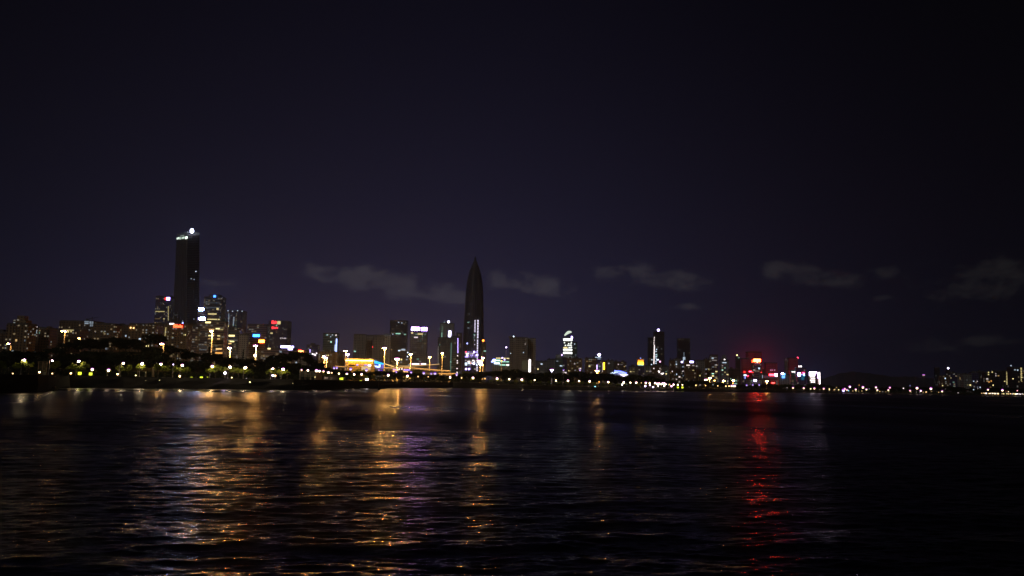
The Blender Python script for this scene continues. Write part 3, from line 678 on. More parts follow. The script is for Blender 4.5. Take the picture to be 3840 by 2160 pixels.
bld('office_tower','rose pink lit tower with pale corner columns', 2873, 2914, 1363, 1550, ROSE_WASH, roof=None, ribs=1, win=[], ex=[('light_strip',2875,2912,1407,1410,(1,.04,.10),30,8.0),('lights',[(2890,1388),(2896,1388),(2905,1388)],PINK,1.4,1.8),('wing',2873,2879,1362,ROSE_WASH,'corner_column',.3),('wing',2908,2914,1360,ROSE_WASH,'corner_column',.3)])  # light_strip: added lamp behind the low office block, reddens the front
bld('office_block','pinkish low office block with a long red sign and round white sign', 2858, 2915, 1404, 1300, PLUM, roof=None, win=[('full',.6,[PINK],.10,5,4.5)],
    ex=[('sign',2884,2905,1402,1409,(1,.03,.05),16),('sign',2906,2914,1401,1411,(.7,.55,1),18),('sign',2893,2905,1434,1438,RED,12),('light_strip',2858,2860,1406,1418,COOL,.5)])
bld('office_block','grey block behind the violet white roof sign beside small amber windows', 2855, 2880, 1386, 1900, GREY, roof=None, win=[('s',.2,WC,.8,8,5,(0,1,.7,1))])
bld('office_block','pale office block under a round blue white sign and a blue screen', 2921, 2962, 1408, 1350, PALE, roof=None, win=[],
    ex=[('beacon',2934,1403,5.4,(.55,.5,1),30),('screen',2932,2943,1408,1418,(.12,.35,1),2.5),('light_strip',2941,2944,1400,1407,(.1,.5,1),4)])
bld('office_tower','thin grey tower between the blue screen and the dark red lit tower', 2945, 2954, 1346, 1900, GREY, roof=None, win=[], ex=[('lights',[(2946,1348)],PINK,.4,2)])
bld('office_tower','dark red lit tower with a red beacon on its right corner', 2960, 2992, 1344, 1900, ROSE_WASH, roof=None, win=[('s',.02,[PINK],.8,7,6)], ex=[('beacon',2991,1342,3.4,(1,.05,.12),6),('light_strip',2961,2989,1392,1395,(1,.02,.08),22,8.0)])  # light_strip: hidden red source added to tint the tower front
bld('office_tower','blue grey tower with a bright white ledge lamp', 2966, 2990, 1390, 1500, TEAL, roof=None, win=[('s',.10,[PINK,COOL],.6,5,5)], ex=[('light_strip',2969,2984,1393,1396,WHT,3),('light_strip',2981,2985,1378,1392,(.2,.5,.9),.3)])
bld('office_tower','blue lit tower with two white roof lamps, a red sign and a teal glow', 2990, 3022, 1384, 1450, NAVY, roof=None, win=[('rows',.35,[COOL,GRN],1.4,5,5,(.1,.95,0,.45))],
    ex=[('beacon',2996,1374,2.6,WHT,5),('beacon',3004,1374,2.6,WHT,5),('sign',2992,3001,1398,1410,(.6,.5,1),24),('sign',3008,3017,1396,1400,(1,.06,.2),6),('sign',3013,3017,1402,1409,(.2,.7,1),9),('light_strip',3002,3013,1404,1406,BLU,3),('screen',3004,3016,1410,1425,(.03,.25,.45),.35)])
bld('billboard_building','block of white dot windows carrying a large blazing white billboard', 3035, 3063, 1411, 1150, DARK, roof=None, win=[],
    ex=[('sign',3035,3063,1395,1409,(.85,.7,1),14)] + [('lights',[(3040+5.7*i + (2.8 if r % 2 else 0), 1413+6.6*r) for i in range(4)],WHT,5,2.3) for r in range(4)])
bld('office_block','narrow block edged with a tall blazing white strip at the end of the sign district', 3064, 3075, 1402, 1120, PLUM, roof=None, win=[], ex=[('light_strip',3071,3075,1396,1442,(1,.85,.82),5),('sign',3066,3071,1399,1418,(.85,.5,1),10)])
# --- far right shore
fr = [('brownish block at the left end of the far right shore cluster',3530,3558,1412,BROWN,.05),('bluish block of tiny white windows in the far right cluster',3560,3588,1402,NAVY,.26),
      ('dim block with two orange windows in the far right cluster',3589,3612,1403,GREY,.10),('grey green ribbed block in the far right cluster',3612,3642,1406,GREY,.10),
      ('block with violet tinted window columns in the far right cluster',3644,3668,1400,NAVY,.22),('thin dark block with a pair of upright window lines',3668,3688,1395,DARK,.14),
      ('dark block with a spread of yellow windows in the far right cluster',3694,3728,1398,DARK,.16),('dim dark block right of the yellow windowed block',3728,3758,1394,DARK,.12),
      ('dark block with a bright golden window column',3760,3784,1392,DARK,.16),('tall dark block with small blue roof signs near the right edge',3790,3824,1380,DARK,.12),
      ('dark block with double yellow window columns at the right edge',3825,3848,1384,DARK,.24)]
for i, (lb, a, b, yt, fm, pr) in enumerate(fr):
    e = []
    if i == 2: e = [('lights',[(3602,1416),(3602,1421)],WARM,1.6,2.2)]
    if i == 6: e = [('lights',[(3707,1396),(3707,1404),(3721,1395)],YEL,1.6,2.4),('lights',[(3709,1432),(3717,1429)],SOD,1.6,2.6)]
    if i == 8: e = [('string',3776,3776,1396,1440,9,YEL,1.0,2.0)]
    if i == 9: e = [('sign',3803,3809,1386,1388,COOL,1.0),('sign',3814,3818,1386,1390,COOL,1.0),('beacon',3791,1371,2,COOL,1.2)]
    if i == 10: e = [('string',3825,3824,1381,1428,9,YEL,1.6,2),('string',3830,3829,1381,1428,9,YEL,1.2,2)]
    bld('apartment_tower', lb, a, b, yt, 1450 + 50 * (i % 3), fm, ribs=3, roof='plant' if not e else None, win=[('s',pr,WC if i < 6 else WR,1.8,4,3.6)], ex=e)
bld('office_tower','faint dark tower with a white tip light left of the far right cluster', 3508, 3524, 1380, 2600, DARK, roof=None, win=[])
bld('spired_tower','slim dark tower with one bright white tip lamp above the brownish block', 3552, 3560, 1390, 1900, DARK, roof=None, win=[], ex=[('beacon',3556,1381,3.2,(.75,.7,1),7)])

# --- the tallest tower: two tapering faces meeting in a near edge
def tallest():
    D = 1900; g = gz(700)
    b = at(700, 1400, D); root = thing('tapered_skyscraper', 'tallest dark tower with a lit crown, tapering up to a white crane light', 'skyscraper', (b.x, D, g))
    def loc(px, py, d): 
        p = at(px, py, d); return (p.x - b.x, d - D, p.z - g)
    L0 = loc(638, 1400, 1945); L1 = loc(662, 890, 1935); N0 = loc(700, 1400, 1900); N1 = loc(702.5, 880, 1900); R0 = loc(742, 1400, 1930); R1 = loc(746.5, 878, 1925)
    def z0(p): return (p[0], p[1], 0)
    K0 = (N0[0] - 3, 85, 0); K1 = (N1[0] + 3, 70, N1[2])
    body = MB().add([z0(L0), z0(N0), z0(R0), K0, (L1[0], L1[1], L1[2]), (N1[0], N1[1], N1[2]), (R1[0], R1[1], R1[2]), K1],
                    [(0,1,5,4),(1,2,6,5),(2,3,7,6),(3,0,4,7),(4,5,6,7),(3,2,1,0)])
    for k in range(1, 8):        # fins on the left face
        t = k / 8
        p = Vector(z0(L0)).lerp(Vector(z0(N0)), t); q = Vector(L1).lerp(Vector(N1), t)
        body.tube(p + Vector((-.6,-1.0,0)), q + Vector((-.6,-1.0,0)), .9, .8, 4)
    body.build('tower_body', facade((0.09,0.07,0.065), (0.045,0.038,0.042), 4.4, 60, .98, .6, .4, lit=.004, ls=.1), root)
    r2 = MB()
    for k in range(60):          # floor ledges on the right face
        t = (k + .5) / 60
        p = Vector(z0(N0)).lerp(Vector(N1), t); q = Vector(z0(R0)).lerp(Vector(R1), t)
        r2.tube(p + Vector((0,-1.0,0)), q + Vector((0,-1.0,0)), .7, .7, 4)
    r2.build('floor_ledges', mat('ledge', (0.15, 0.15, 0.16), .6), root)
    cr = MB(); 
    for (pa, pb) in ((loc(664, 880, 1935), loc(702, 872, 1900)), (loc(703, 872, 1900), loc(746, 874, 1925))):
        n = 8
        for k in range(n + 1):
            t = k / n; p = Vector(pa).lerp(Vector(pb), t); cr.tube((p.x, p.y + 1, p.z - 14), (p.x, p.y + 1, p.z + (4 if k % 3 == 0 else 1.5)), .9, .6, 4)
        cr.tube(pa, pb, .8, .8, 4)
    cr.build('crown_frame', mat('crown_steel', (0.16, 0.18, 0.16), .6), root)
    for i, (x0, x1, y0, y1, s) in enumerate(((662,672,889,898,1.2),(673,680,888,898,.6),(682,691,887,896,.9),(694,702,886,896,2.6),(676,690,881,886,.35))):
        a = loc(x0, y1, 1898 + (702 - x0) * .9 - 3); c = loc(x1, y0, 1898 + (702 - x1) * .9 - 3)
        MB().add([(a[0],a[1],a[2]),(c[0],c[1],a[2]),(c[0],c[1],c[2]),(a[0],a[1],c[2]),(a[0],a[1]+2,a[2]),(c[0],c[1]+2,a[2]),(c[0],c[1]+2,c[2]),(a[0],a[1]+2,c[2])],
                 [(0,1,2,3),(7,6,5,4),(0,4,5,1),(1,5,6,2),(2,6,7,3),(3,7,4,0)]).build('window', emit((.8,1,.85), s), root)
    for (x, y, s, r) in ((735,1018,1.8,1.8),(717,1045,.35,2.4),(728,1048,.35,2.2),(727,1196,.5,1.6),(685,1204,.5,2)):
        p = loc(x, y, 1890); MB().ball(p, r / FPX * D).build('window', emit(COOL, s), root)
    p = loc(720, 866, 1905); MB().ball(p, 4.2, sz=1.3).build('beacon_light', emit((.72,.75,1), 30, True), root)
    MB().tube((p[0], p[1], p[2] - 22), (p[0], p[1], p[2] + 9), .9, .3, 5).build('mast', STEEL, root)
    q = loc(746, 876, 1905); MB().tube((p[0], p[1], p[2] - 4), (q[0], p[1], q[2] + 1), .7, .5, 4).build('crane_arm', mat('crown_steel', (0.16, 0.18, 0.16), .6), root)
    BLD.append(('tapered_skyscraper', 700, D, root))
tallest()
def bullet():
    D = 2600; g = gz(1776); prof_px = [(1400,1733.5,1811.5),(1300,1734,1811),(1240,1738,1811),(1180,1741,1810),(1110,1743.5,1807.5),(1075,1746,1805),(1050,1749.5,1801.5),(1030,1754,1798),(1012,1759,1793.5),(998,1765,1788.5),(988,1770,1784.5),(975,1775.5,1780.5),(962,1777.5,1778.6)]
    c = at(1775, 1300, D); root = thing('bullet_skyscraper', 'tall dark bullet shaped tower rising to a fine point near the centre', 'skyscraper', (c.x, D, g))
    prof = []
    for i, (y, a, b) in enumerate(prof_px):
        p0 = at(a, y, D); p1 = at(b, y, D); prof.append(((p1.x - p0.x) / 2, p0.z - g))
    prof[0] = (prof[0][0], 0.0)
    tiltx = at(1776, 985, D).x - c.x
    mb = MB().lathe((0, 0, 0), prof, 28)
    o = mb.build('tower_body', facade((0.12,0.11,0.13), (0.05,0.045,0.06), 4.5, 6.0, .6, .6, .35, lit=.03, ls=.25), root)
    for p in o.data.polygons: p.use_smooth = True
    ribs = MB()
    for k in range(28):
        t = 2 * math.pi * (k + .5) / 28
        if math.sin(t) > .2: continue
        for (r0, z0), (r1, z1) in zip(prof, prof[1:]):
            ribs.tube(((r0+.5)*math.cos(t), (r0+.5)*math.sin(t), z0), ((r1+.5)*math.cos(t), (r1+.5)*math.sin(t), z1), .9, .8, 3)
    ribs.build('facade_fin', mat('fin', (0.13, 0.12, 0.13), .5), root)
    def front(px, py):
        R_ = lerp_list([(z, r) for r, z in prof], at(px, py, D).z - g); p = at(px, py, D)
        x = p.x - c.x; r = max(1, R_); yy = -math.sqrt(max(0, r*r - min(x*x, r*r*.95))) - 2.5
        p = at(px, py, D + yy); return (p.x - c.x, yy, p.z - g)
    for (xa, xb, ya, yb, n, s) in ((1781.5,1781,1202,1244,9,1.6),(1792.5,1791.5,1202,1266,12,2.4),(1791,1789,1276,1390,19,2.2),(1780,1780,1259,1292,3,.9)):
        st = MB()
        for i in range(n):
            t = i / (n - 1); st.ball(front(xa + (xb - xa) * t, ya + (yb - ya) * t), 1.9 / FPX * D, n=6)
        st.build('light_string', emit((.85,.78,1), s), root)
    rr = random.Random(11)
    rows = [(1140,1749,1778,.10,COOL),(1177,1750,1772,.22,COOL),(1209,1748,1768,.22,GRN),(1230,1752,1765,.14,COOL),(1246,1748,1763,.14,COOL),(1255,1776,1782,.4,GRN),(1267,1774,1790,.3,GRN)]
    for y in (1320,1326,1332,1338,1352,1356,1362,1368,1384):
        rows.append((y, 1745, 1790, .9, rr.choice([COOL, VIO, WHT])))
    for (y, xa, xb, s, c_) in rows:
        x = xa
        while x < xb - 2:
            wd = rr.choice((2.5, 3.5, 6, 8)); 
            if rr.random() < .62:
                p = front(x, y); q = front(min(xb, x + wd), y)
                MB().tube(p, (q[0], q[1], p[2]), 1.1 + 1.6 * (y > 1300), 1.1 + 1.6 * (y > 1300), 4).build('window', emit(c_, s * rr.choice((.4, 1, 2.2))), root)
            x += wd + rr.choice((1, 2, 4))
    for (x, y, r, col, s) in ((1752,1288,3,BLU,3),(1748,1320,3.4,RED,4),(1752,1333,4,VIO,6),(1778,1320,3.6,VIO,7),(1789,1331,4,VIO,6),(1765,1362,2.6,ORG,3),(1777,1363,4,(.6,.5,1),8),(1748,1384,3.6,VIO,7),(1759,1384,3.6,VIO,7)):
        MB().ball(front(x, y), r / FPX * D, n=6).build('beacon_light', emit(col, s, s >= 6), root)
    BLD.append(('bullet_skyscraper', 1776, D, root))
bullet()
def banded():
    D = 1500; g = gz(2128); c = at(2128, 1400, D); root = thing('banded_tower', 'round tower with blazing white floor bands and an arched white crown', 'tower', (c.x, D, g))
    p0 = at(2113, 1275, D); p1 = at(2143, 1275, D); r = (p1.x - p0.x) / 2; H = at(2128, 1267, D).z - g
    o = MB().lathe((0, 0, 0), [(r, 0), (r, H), (r*.92, H + .5)], 24).build('tower_body', facade((0.12,0.12,0.13), (0.03,0.03,0.04), 4, 5, .7, .6, .35), root)
    def band(y0, y1, s, part=None, col=(.95, 1, .92)):
        z1 = at(2128, y0, D).z - g; z0 = at(2128, y1, D).z - g; mb = MB(); n = 20; v = []; f = []
        a0, a1 = part or (math.pi * 1.02, math.pi * 1.98)
        for k in range(n + 1):
            t = a0 + (a1 - a0) * k / n
            for rr_ in (r + .25, r + .9):
                for z in (z0, z1): v.append((rr_ * math.cos(t), rr_ * math.sin(t), z))
        for k in range(n):
            a = k*4; b = a + 4
            f += [(a+2, b+2, b+3, a+3), (a, a+1, b+1, b), (a+1, a+3, b+3, b+1), (a, b, b+2, a+2)]
        f += [(0, 2, 3, 1), (n*4, n*4+1, n*4+3, n*4+2)]
        mb.add(v, f).build('lit_floor', emit(col, s), root)
    band(1270.5, 1278.5, 3.0); band(1309, 1314.5, 2.4); band(1320.5, 1327, 3.2); band(1302, 1307, 1.2, (math.pi*1.05, math.pi*1.45), YEL); band(1335, 1336.5, .2); band(1341, 1343, .3)
    pi = math.pi
    for (y, a) in ((1286,.2),(1285,.8),(1290,.55),(1290,.75),(1296,.3),(1296,.5),(1296,.65),(1297,.8),(1303,.85),(1304,.6),(1304,.75)):
        band(y - 2, y + 2, 1.6, (pi + pi*(a - .05), pi + pi*(a + .05)))
    cr = MB(); n = 14
    for k in range(n):           # the arched crown
        t0, t1 = k / n, (k + 1) / n
        def P(t): return (-r * .85 + 1.75 * r * t, -r * .5, H + 1.5 + 9.5 * math.sin(math.pi * (.08 + .52 * t)))
        cr.tube(P(t0), P(t1), 1.0 + 1.7 * math.sin(pi * t0), 1.0 + 1.7 * math.sin(pi * t1), 6)
    cr.build('crown_arch', emit((.85, 1, .8), .9), root)
    q = at(2144, 1266, D); MB().ball((q.x - c.x, -2, q.z - g), 3.8 / FPX * D, sz=1.5).build('sign', emit(VIO, 7, True), root)
    BLD.append(('banded_tower', 2128, D, root))
banded()
def tower_crane():
    D = 1079; p = at(345, 1204, D); g = gz(345)
    t = thing('tower_crane', 'small dark construction crane on the roof with pale blue lit storeys', 'crane', (p.x, D, p.z))
    MB().tube((0,0,-3),(0,0,6),.5,.5,4).build('mast', STEEL, t)
    MB().tube((-6,0,2.5),(8,0,5.5),.6,.35,4).build('jib', STEEL, t); MB().box(-8,-5.4,-1,1,.6,3.2).build('counterweight', STEEL, t)
tower_crane()

# --- golden hall with a blue slanting end, and the lit viaducts beside it
def hall():
    D = 1150; g = gz(1350); c = at(1350, 1385, D)
    root = thing('exhibition_hall', 'long low golden lit hall with a blue slanting glazed end', 'hall', (c.x, D, g))
    def L(px, py, d=D): 
        p = at(px, py, d); return (p.x - c.x, d - D, p.z - g)
    x0 = L(1296, 1350)[0]; x1 = L(1402, 1350)[0]; zt = L(1350, 1351)[2]; xb = L(1411, 1390)[0]
    gold = facade((0.85,0.52,0.13), (0.5,0.30,0.08), 2.6, 60, .98, .35, .6, lit=0)
    b = MB().add([(x0,0,0),(xb,0,0),(x1,0,zt),(x0,0,zt),(x0,34,0),(xb,34,0),(x1,34,zt),(x0,34,zt)],[(0,1,2,3),(7,6,5,4),(0,3,7,4),(1,5,6,2),(3,2,6,7),(0,4,5,1)])
    b.build('tower_body', gold, root).name = 'hall_body'
    MB().box(x0 - 1, x1 + 1.2, -1.4, 34.5, zt + .02, zt + 2.2).build('roof_edge', mat('gold_edge', (0.8, 0.5, 0.15), .6), root)
    # wash lights under the roof edge
    MB().box(x0 + 1, x1 - 1, -4.6, -4.2, zt - .8, zt - .3).build('light_strip', emit((1, .55, .12), 60.0, True), root)
    for (a, bb, y0, y1, s, col) in ((1310,1332,1367.5,1370,.0,None),(1336,1344,1366,1371,1.4,VIO),(1365,1382,1367,1371,1.0,VIO),(1380,1391,1368,1372.5,5,(.7,.7,1)),(1352,1357,1367,1369,.6,BLU)):
        A = L(a, y1); B = L(bb, y0)
        MB().box(A[0], B[0], -.6, -.05, A[2], B[2]).build('window', emit(col, s) if col else mat('dark_glass', (0.02, 0.02, 0.02), .3), root)
    for r in range(4):
        A = L(1356, 1376.5 + 3.6*r); B = L(1390, 1375 + 3.6*r); MB().box(A[0], B[0], -.5, -.05, A[2], B[2]).build('window', emit((1,.8,.5), .9), root)
    # blue end
    T0 = L(1402, 1350.5); T1 = L(1441, 1364); B0 = L(1411, 1386); B1 = L(1440, 1386)
    v = [(T0[0],-1,T0[2]+2),(T1[0],-1,T1[2]),(B1[0],-1,0),(B0[0],-1,0)]; v += [(a, 30, c_) for a, _, c_ in v]
    MB().add(v, [(3,2,1,0),(4,5,6,7),(0,1,5,4),(1,2,6,5),(2,3,7,6),(3,0,4,7)]).build('glazed_end', mat('blue_glass', (0.08, 0.18, 0.35), .3), root)
    def quad(pts, s, col, y, nm='screen'):
        vv = [(L(a, b_)[0], y, L(a, b_)[2]) for a, b_ in pts]; n = len(vv); vv += [(a, y + .5, c_) for a, _, c_ in vv]
        MB().add(vv, [tuple(range(n-1,-1,-1)), tuple(range(n, 2*n))] + [(i, (i+1)%n, n+(i+1)%n, n+i) for i in range(n)]).build(nm, emit(col, s, s > 2), root)
    quad([(1403,1351.5),(1440,1363),(1440,1367),(1425,1366),(1405,1363)], 1.8, (.02,.45,1), -1.8)
    quad([(1405,1371),(1414,1372),(1421,1375),(1421,1367),(1427,1366),(1427,1377),(1420,1379),(1408,1376)], 3.0, (.45,.65,1), -2.0)
    quad([(1406,1366),(1418,1367),(1418,1371),(1407,1369)], 1.0, (.05,.12,1), -1.9)
    quad([(1431,1368),(1439,1368),(1439,1382),(1431,1382)], .7, (.25,.2,1), -1.8)
    quad([(1408,1378),(1430,1381),(1430,1383),(1410,1383)], .5, (.4,.25,.9), -1.8)
    BLD.append(('exhibition_hall', 1350, D, root))
hall()
def viaduct(label, pts, D0, D1, s, wpx=2.2, col=SOD):
    """a raised road deck on piers with a lamp-lit parapet"""
    n = len(pts); P = []
    for i, (x, y) in enumerate(pts):
        P.append(at(x, y, D0 + (D1 - D0) * i / (n - 1)))
    root = thing('viaduct', label, 'bridge', (P[0].x, P[0].y, gz(pts[0][0])))
    o = root.location
    Q = [(p.x - o.x, p.y - o.y, p.z - o.z) for p in P]
    dk = MB(); lt = MB(); pr = []
    for a, b in zip(Q, Q[1:]):
        dk.add([(a[0],a[1],a[2]-1.6),(b[0],b[1],b[2]-1.6),(b[0],b[1],b[2]),(a[0],a[1],a[2]),(a[0],a[1]+9,a[2]-1.6),(b[0],b[1]+9,b[2]-1.6),(b[0],b[1]+9,b[2]),(a[0],a[1]+9,a[2])],
               [(0,1,2,3),(7,6,5,4),(3,2,6,7),(0,4,5,1)])
        h = wpx / FPX * D0 * .5
        lt.add([(a[0],a[1]-.3,a[2]+.05),(b[0],b[1]-.3,b[2]+.05),(b[0],b[1]-.3,b[2]+h),(a[0],a[1]-.3,a[2]+h),(a[0],a[1]-.05,a[2]+.05),(b[0],b[1]-.05,b[2]+.05),(b[0],b[1]-.05,b[2]+h),(a[0],a[1]-.05,a[2]+h)],
               [(0,1,2,3),(7,6,5,4),(3,2,6,7),(0,4,5,1)])
    dk.build('deck', mat('concrete', (0.4, 0.37, 0.33), .8), root)
    lt.build('light_strip', emit(col, s, False), root)
    for k in range(0, len(Q), 1):
        a = Q[k]; MB().tube((a[0], a[1]+4.5, 0), (a[0], a[1]+4.5, a[2]-1.6), 1.2, 1.2, 6).build('pier', mat('concrete', (0.4, 0.37, 0.33), .8), root)
viaduct('raised ramp glowing yellow, sloping down to the right from the hall', [(1441,1364),(1460,1371),(1478,1377)], 1120, 1110, 2.6, 3.2, (1,.62,.2))
viaduct('long raised road lit orange, running down right past the tall masts', [(1440,1380),(1485,1380),(1530,1378.5),(1580,1383),(1640,1388),(1688,1391)], 1080, 1020, 2.2, 2.4)
viaduct('raised road climbing right to a blunt end beyond the thin mast', [(1468,1379),(1500,1377),(1550,1373),(1600,1369),(1648,1366)], 1200, 1180, 1.3, 2.6, (1,.62,.25))
viaduct('straight high yellow lit deck edge left of the climbing road', [(1450,1366),(1480,1371),(1540,1371),(1580,1370)], 1260, 1250, .9, 1.6, (1,.62,.25))
viaduct('low yellow lit road edge at the foot of the slim dark tower', [(1640,1401),(1680,1401),(1712,1401)], 1000, 1000, 2.2, 2.2)
viaduct('short yellow lit road edge at the left foot of the golden hall', [(1256,1373),(1276,1375),(1296,1376)], 1100, 1100, 1.8, 2.4)
bld('pavilion','low pavilion with a glowing violet front under the crossing ramps', 1512, 1540, 1384, 1000, PALE, roof=None, ex=[('screen',1514,1537,1385,1390,(.25,.18,1),1.6)])
bld('pavilion','low violet and white lit kiosk right of the blue hall end', 1472, 1498, 1383, 1000, PALE, roof=None, ex=[('screen',1473,1492,1383.5,1387.5,(.6,.4,1),1.0),('lights',[(1497,1384),(1507,1384)],WHT,4,2.4)])
bld('pavilion','long low pale greenish glazed shed behind the violet park lamps', 1575, 1642, 1397, 950, PALE, roof=None, win=[('s',.4,[GRN,WHT],.25,2.2,1.6,(.02,.98,.1,.9))])

# --- stadium dome
def stadium():
    D = 1100; g = gz(2330); c = at(2325, 1410, D)
    root = thing('stadium', 'stadium dome dotted with white triangular lights under a blue rim', 'stadium', (c.x, D, g))
    def P(px, py, y=0): 
        p = at(px, py, D + y); return Vector((p.x - c.x, y, p.z - g))
    top = [(2282,1402),(2292,1396),(2305,1392),(2325,1391),(2345,1394),(2362,1399),(2376,1407),(2382,1413)]
    v = []; f = []; n = len(top)
    for (x, y) in top:
        t = P(x, y); v += [(t.x, -2, 0), (t.x, -1, t.z * .8), (t.x, 6, t.z), (t.x, 50, t.z * .9), (t.x, 60, 0)]
    for i in range(n - 1):
        for j in range(4): f.append((i*5+j, (i+1)*5+j, (i+1)*5+j+1, i*5+j+1))
    f += [tuple(range(4, -1, -1)), tuple(range((n-1)*5, n*5))]
    MB().add(v, f).build('shell', mat('shell', (0.3, 0.3, 0.33), .5), root)
    rim = MB()
    for a, b in (((2303,1392),(2325,1394)),((2325,1394),(2348,1401))):
        rim.tube(P(*a) + Vector((0,-3,0)), P(*b) + Vector((0,-3,0)), 1.5, 1.2, 5)
    rim.build('light_strip', emit((.12,.16,1), 4.5), root)
    k = 0
    rr = random.Random(2)
    for i in range(12):
        for j in range(3):
            x = 2318 + i * 4.6 + j * 3.2; y = 1401 + j * 3.6 + i * .65
            if x > 2376 or (i < 2 and j == 2): continue
            p = P(x, y); q = P(x + 3.2, y + 2.6); u = P(x + 3.6, y - 1.2)
            MB().add([(p.x,-3,p.z),(q.x,-3,q.z),(u.x,-3,u.z),(p.x,-2.4,p.z),(q.x,-2.4,q.z),(u.x,-2.4,u.z)], [(0,1,2),(5,4,3),(0,3,4,1),(1,4,5,2),(2,5,3,0)]).build('light_panel', emit((.85,.8,1), rr.choice((2, 3.5, 5))), root)
    for i in range(12):
        p = P(2289 + i * 2.4, 1401 - 5 * math.sin(i / 5.5) + rr.uniform(-1.5, 2.5)); MB().ball((p.x, -2.6, p.z), .7, n=6).build('light_panel', emit(COOL, rr.choice((.8, 2))), root)
    BLD.append(('stadium', 2325, D, root))
stadium()
def mound():
    D = 1050; g = gz(2460); c = at(2460, 1425, D)
    v = []; pts = [(2412,1424),(2440,1404),(2470,1398),(2482,1401),(2500,1424)]
    root = thing('hipped_hall', 'large dark hipped roof hall below the dotted line tower', 'hall', (c.x, D, g))
    P = [at(x, y, D) for x, y in pts]; v = [(p.x - c.x, 0 if i in (0, 4) else 14, p.z - g) for i, p in enumerate(P)]
    v += [(a, 60 - b, z) for a, b, z in v]; n = 5
    MB().add(v, [(0,4,3,2,1),(5,6,7,8,9)] + [(i, i+1, n+i+1, n+i) for i in range(4)] + [(0,5,9,4)]).build('roof', mat('dark_roof', (0.05, 0.04, 0.04), .9), root)
    z = min(v[0][2], v[4][2]) - .1
    MB().box(v[0][0]+4, v[4][0]-4, 4, 56, 0, z).build('wall', mat('dark_wall', (0.08, 0.06, 0.05), .9), root)
    for (x, y) in ((2484,1402),(2487,1400),(2480,1401),(2472,1396),(2470,1392)): 
        p = at(x, y, D + 12); MB().ball((p.x - c.x, 12, p.z - g), .8, n=6).build('lamp', emit(WHT, 3), root)
mound()
# ---------------------------------------------------------------- labels by neighbourhood
LM = [(42,'leftmost flood lamp'),(170,'slatted stand'),(243,'twin headed mast'),(392,'short round lamps'),(533,'goal shaped frame'),(614,'pink hilltop lamp'),
      (700,'tallest tower'),(797,'tall leaning mast'),(873,'navy tower'),(958,'two lamp mast'),(1072,'long violet sign'),(1150,'lattice pergola'),(1196,'brick pillar'),(1262,'blue edged tower'),(1300,'golden hall corner'),(1350,'golden hall middle'),
      (1421,'blue hall end'),(1490,'short bright mast'),(1560,'twin violet signs'),(1612,'slender mast'),(1658,'rightmost central mast'),(1717,'slim dark tower'),(1776,'bullet tower'),(1830,'orange beacon tower'),(1880,'ring lit building'),
      (1945,'twin grey slabs'),(2010,'white stairwell strip'),(2070,'violet flood lamp'),(2128,'white banded tower'),(2180,'ribbed brown block'),(2247,'violet ball tower'),(2290,'yellow upright sign'),(2330,'stadium dome'),(2402,'orange screen tower'),(2470,'dotted line tower'),
      (2520,'hipped hall'),(2566,'lattice spire'),(2610,'five window tower'),(2660,'dense window cluster'),(2717,'lit dome tower'),(2790,'blue striped tower'),(2840,'orange roof sign'),(2893,'rose pink tower'),(2935,'blue screen'),(3000,'blue lit tower'),
      (3050,'white billboard'),(3120,'far hill foot'),(3165,'far hill'),(3240,'far hill summit'),(3340,'far hill right slope'),(3420,'small violet far lamp'),(3463,'lone hill light'),(3556,'white tip lamp'),(3630,'ribbed far block'),(3720,'yellow windowed block'),(3805,'blue signed far block')]
ORD = ['','first','second','third','fourth','fifth','sixth','seventh','eighth','ninth','tenth','eleventh','twelfth','thirteenth','fourteenth','fifteenth','sixteenth','seventeenth','eighteenth','nineteenth','twentieth','twenty-first','twenty-second','twenty-third']
_cnt = {}
def where(kind, x):
    """a phrase that singles this one out among its kind: counted rightward from the landmark to its left"""
    l = [a for a in LM if a[0] <= x]
    nm = ('right of the ' + l[-1][1]) if l else 'left of the leftmost flood lamp'
    k = (kind, nm); _cnt[k] = _cnt.get(k, 0) + 1; i = _cnt[k]
    return i, nm
def uniq(desc, kind, x):
    i, nm = where(kind, x)
    s = ORD[i] if i < len(ORD) else 'number %d' % i
    return '%s, %s %s' % (desc, s, nm)

# ---------------------------------------------------------------- trees
BARK = mat('bark', (0.09, 0.07, 0.05), .95, noise=.4, nscale=2)
def leafmat(name, c1, c2):
    mt = bpy.data.materials.new(name); mt.use_nodes = True; nt = mt.node_tree; b = nt.nodes['Principled BSDF']; b.inputs['Roughness'].default_value = .7
    g = nt.nodes.new('ShaderNodeObjectInfo'); t = nt.nodes.new('ShaderNodeTexCoord'); n = nt.nodes.new('ShaderNodeTexNoise'); n.inputs['Scale'].default_value = .9; n.inputs['Detail'].default_value = 3
    nt.links.new(t.outputs['Object'], n.inputs['Vector'])
    r = nt.nodes.new('ShaderNodeMix'); r.data_type = 'RGBA'; r.inputs[6].default_value = c1 + (1,); r.inputs[7].default_value = c2 + (1,)
    nt.links.new(n.outputs[0], r.inputs[0]); nt.links.new(r.outputs[2], b.inputs['Base Color'])
    return mt
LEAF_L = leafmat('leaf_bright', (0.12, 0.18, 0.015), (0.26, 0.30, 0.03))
LEAF_D = leafmat('leaf_dark', (0.015, 0.025, 0.008), (0.04, 0.05, 0.015))
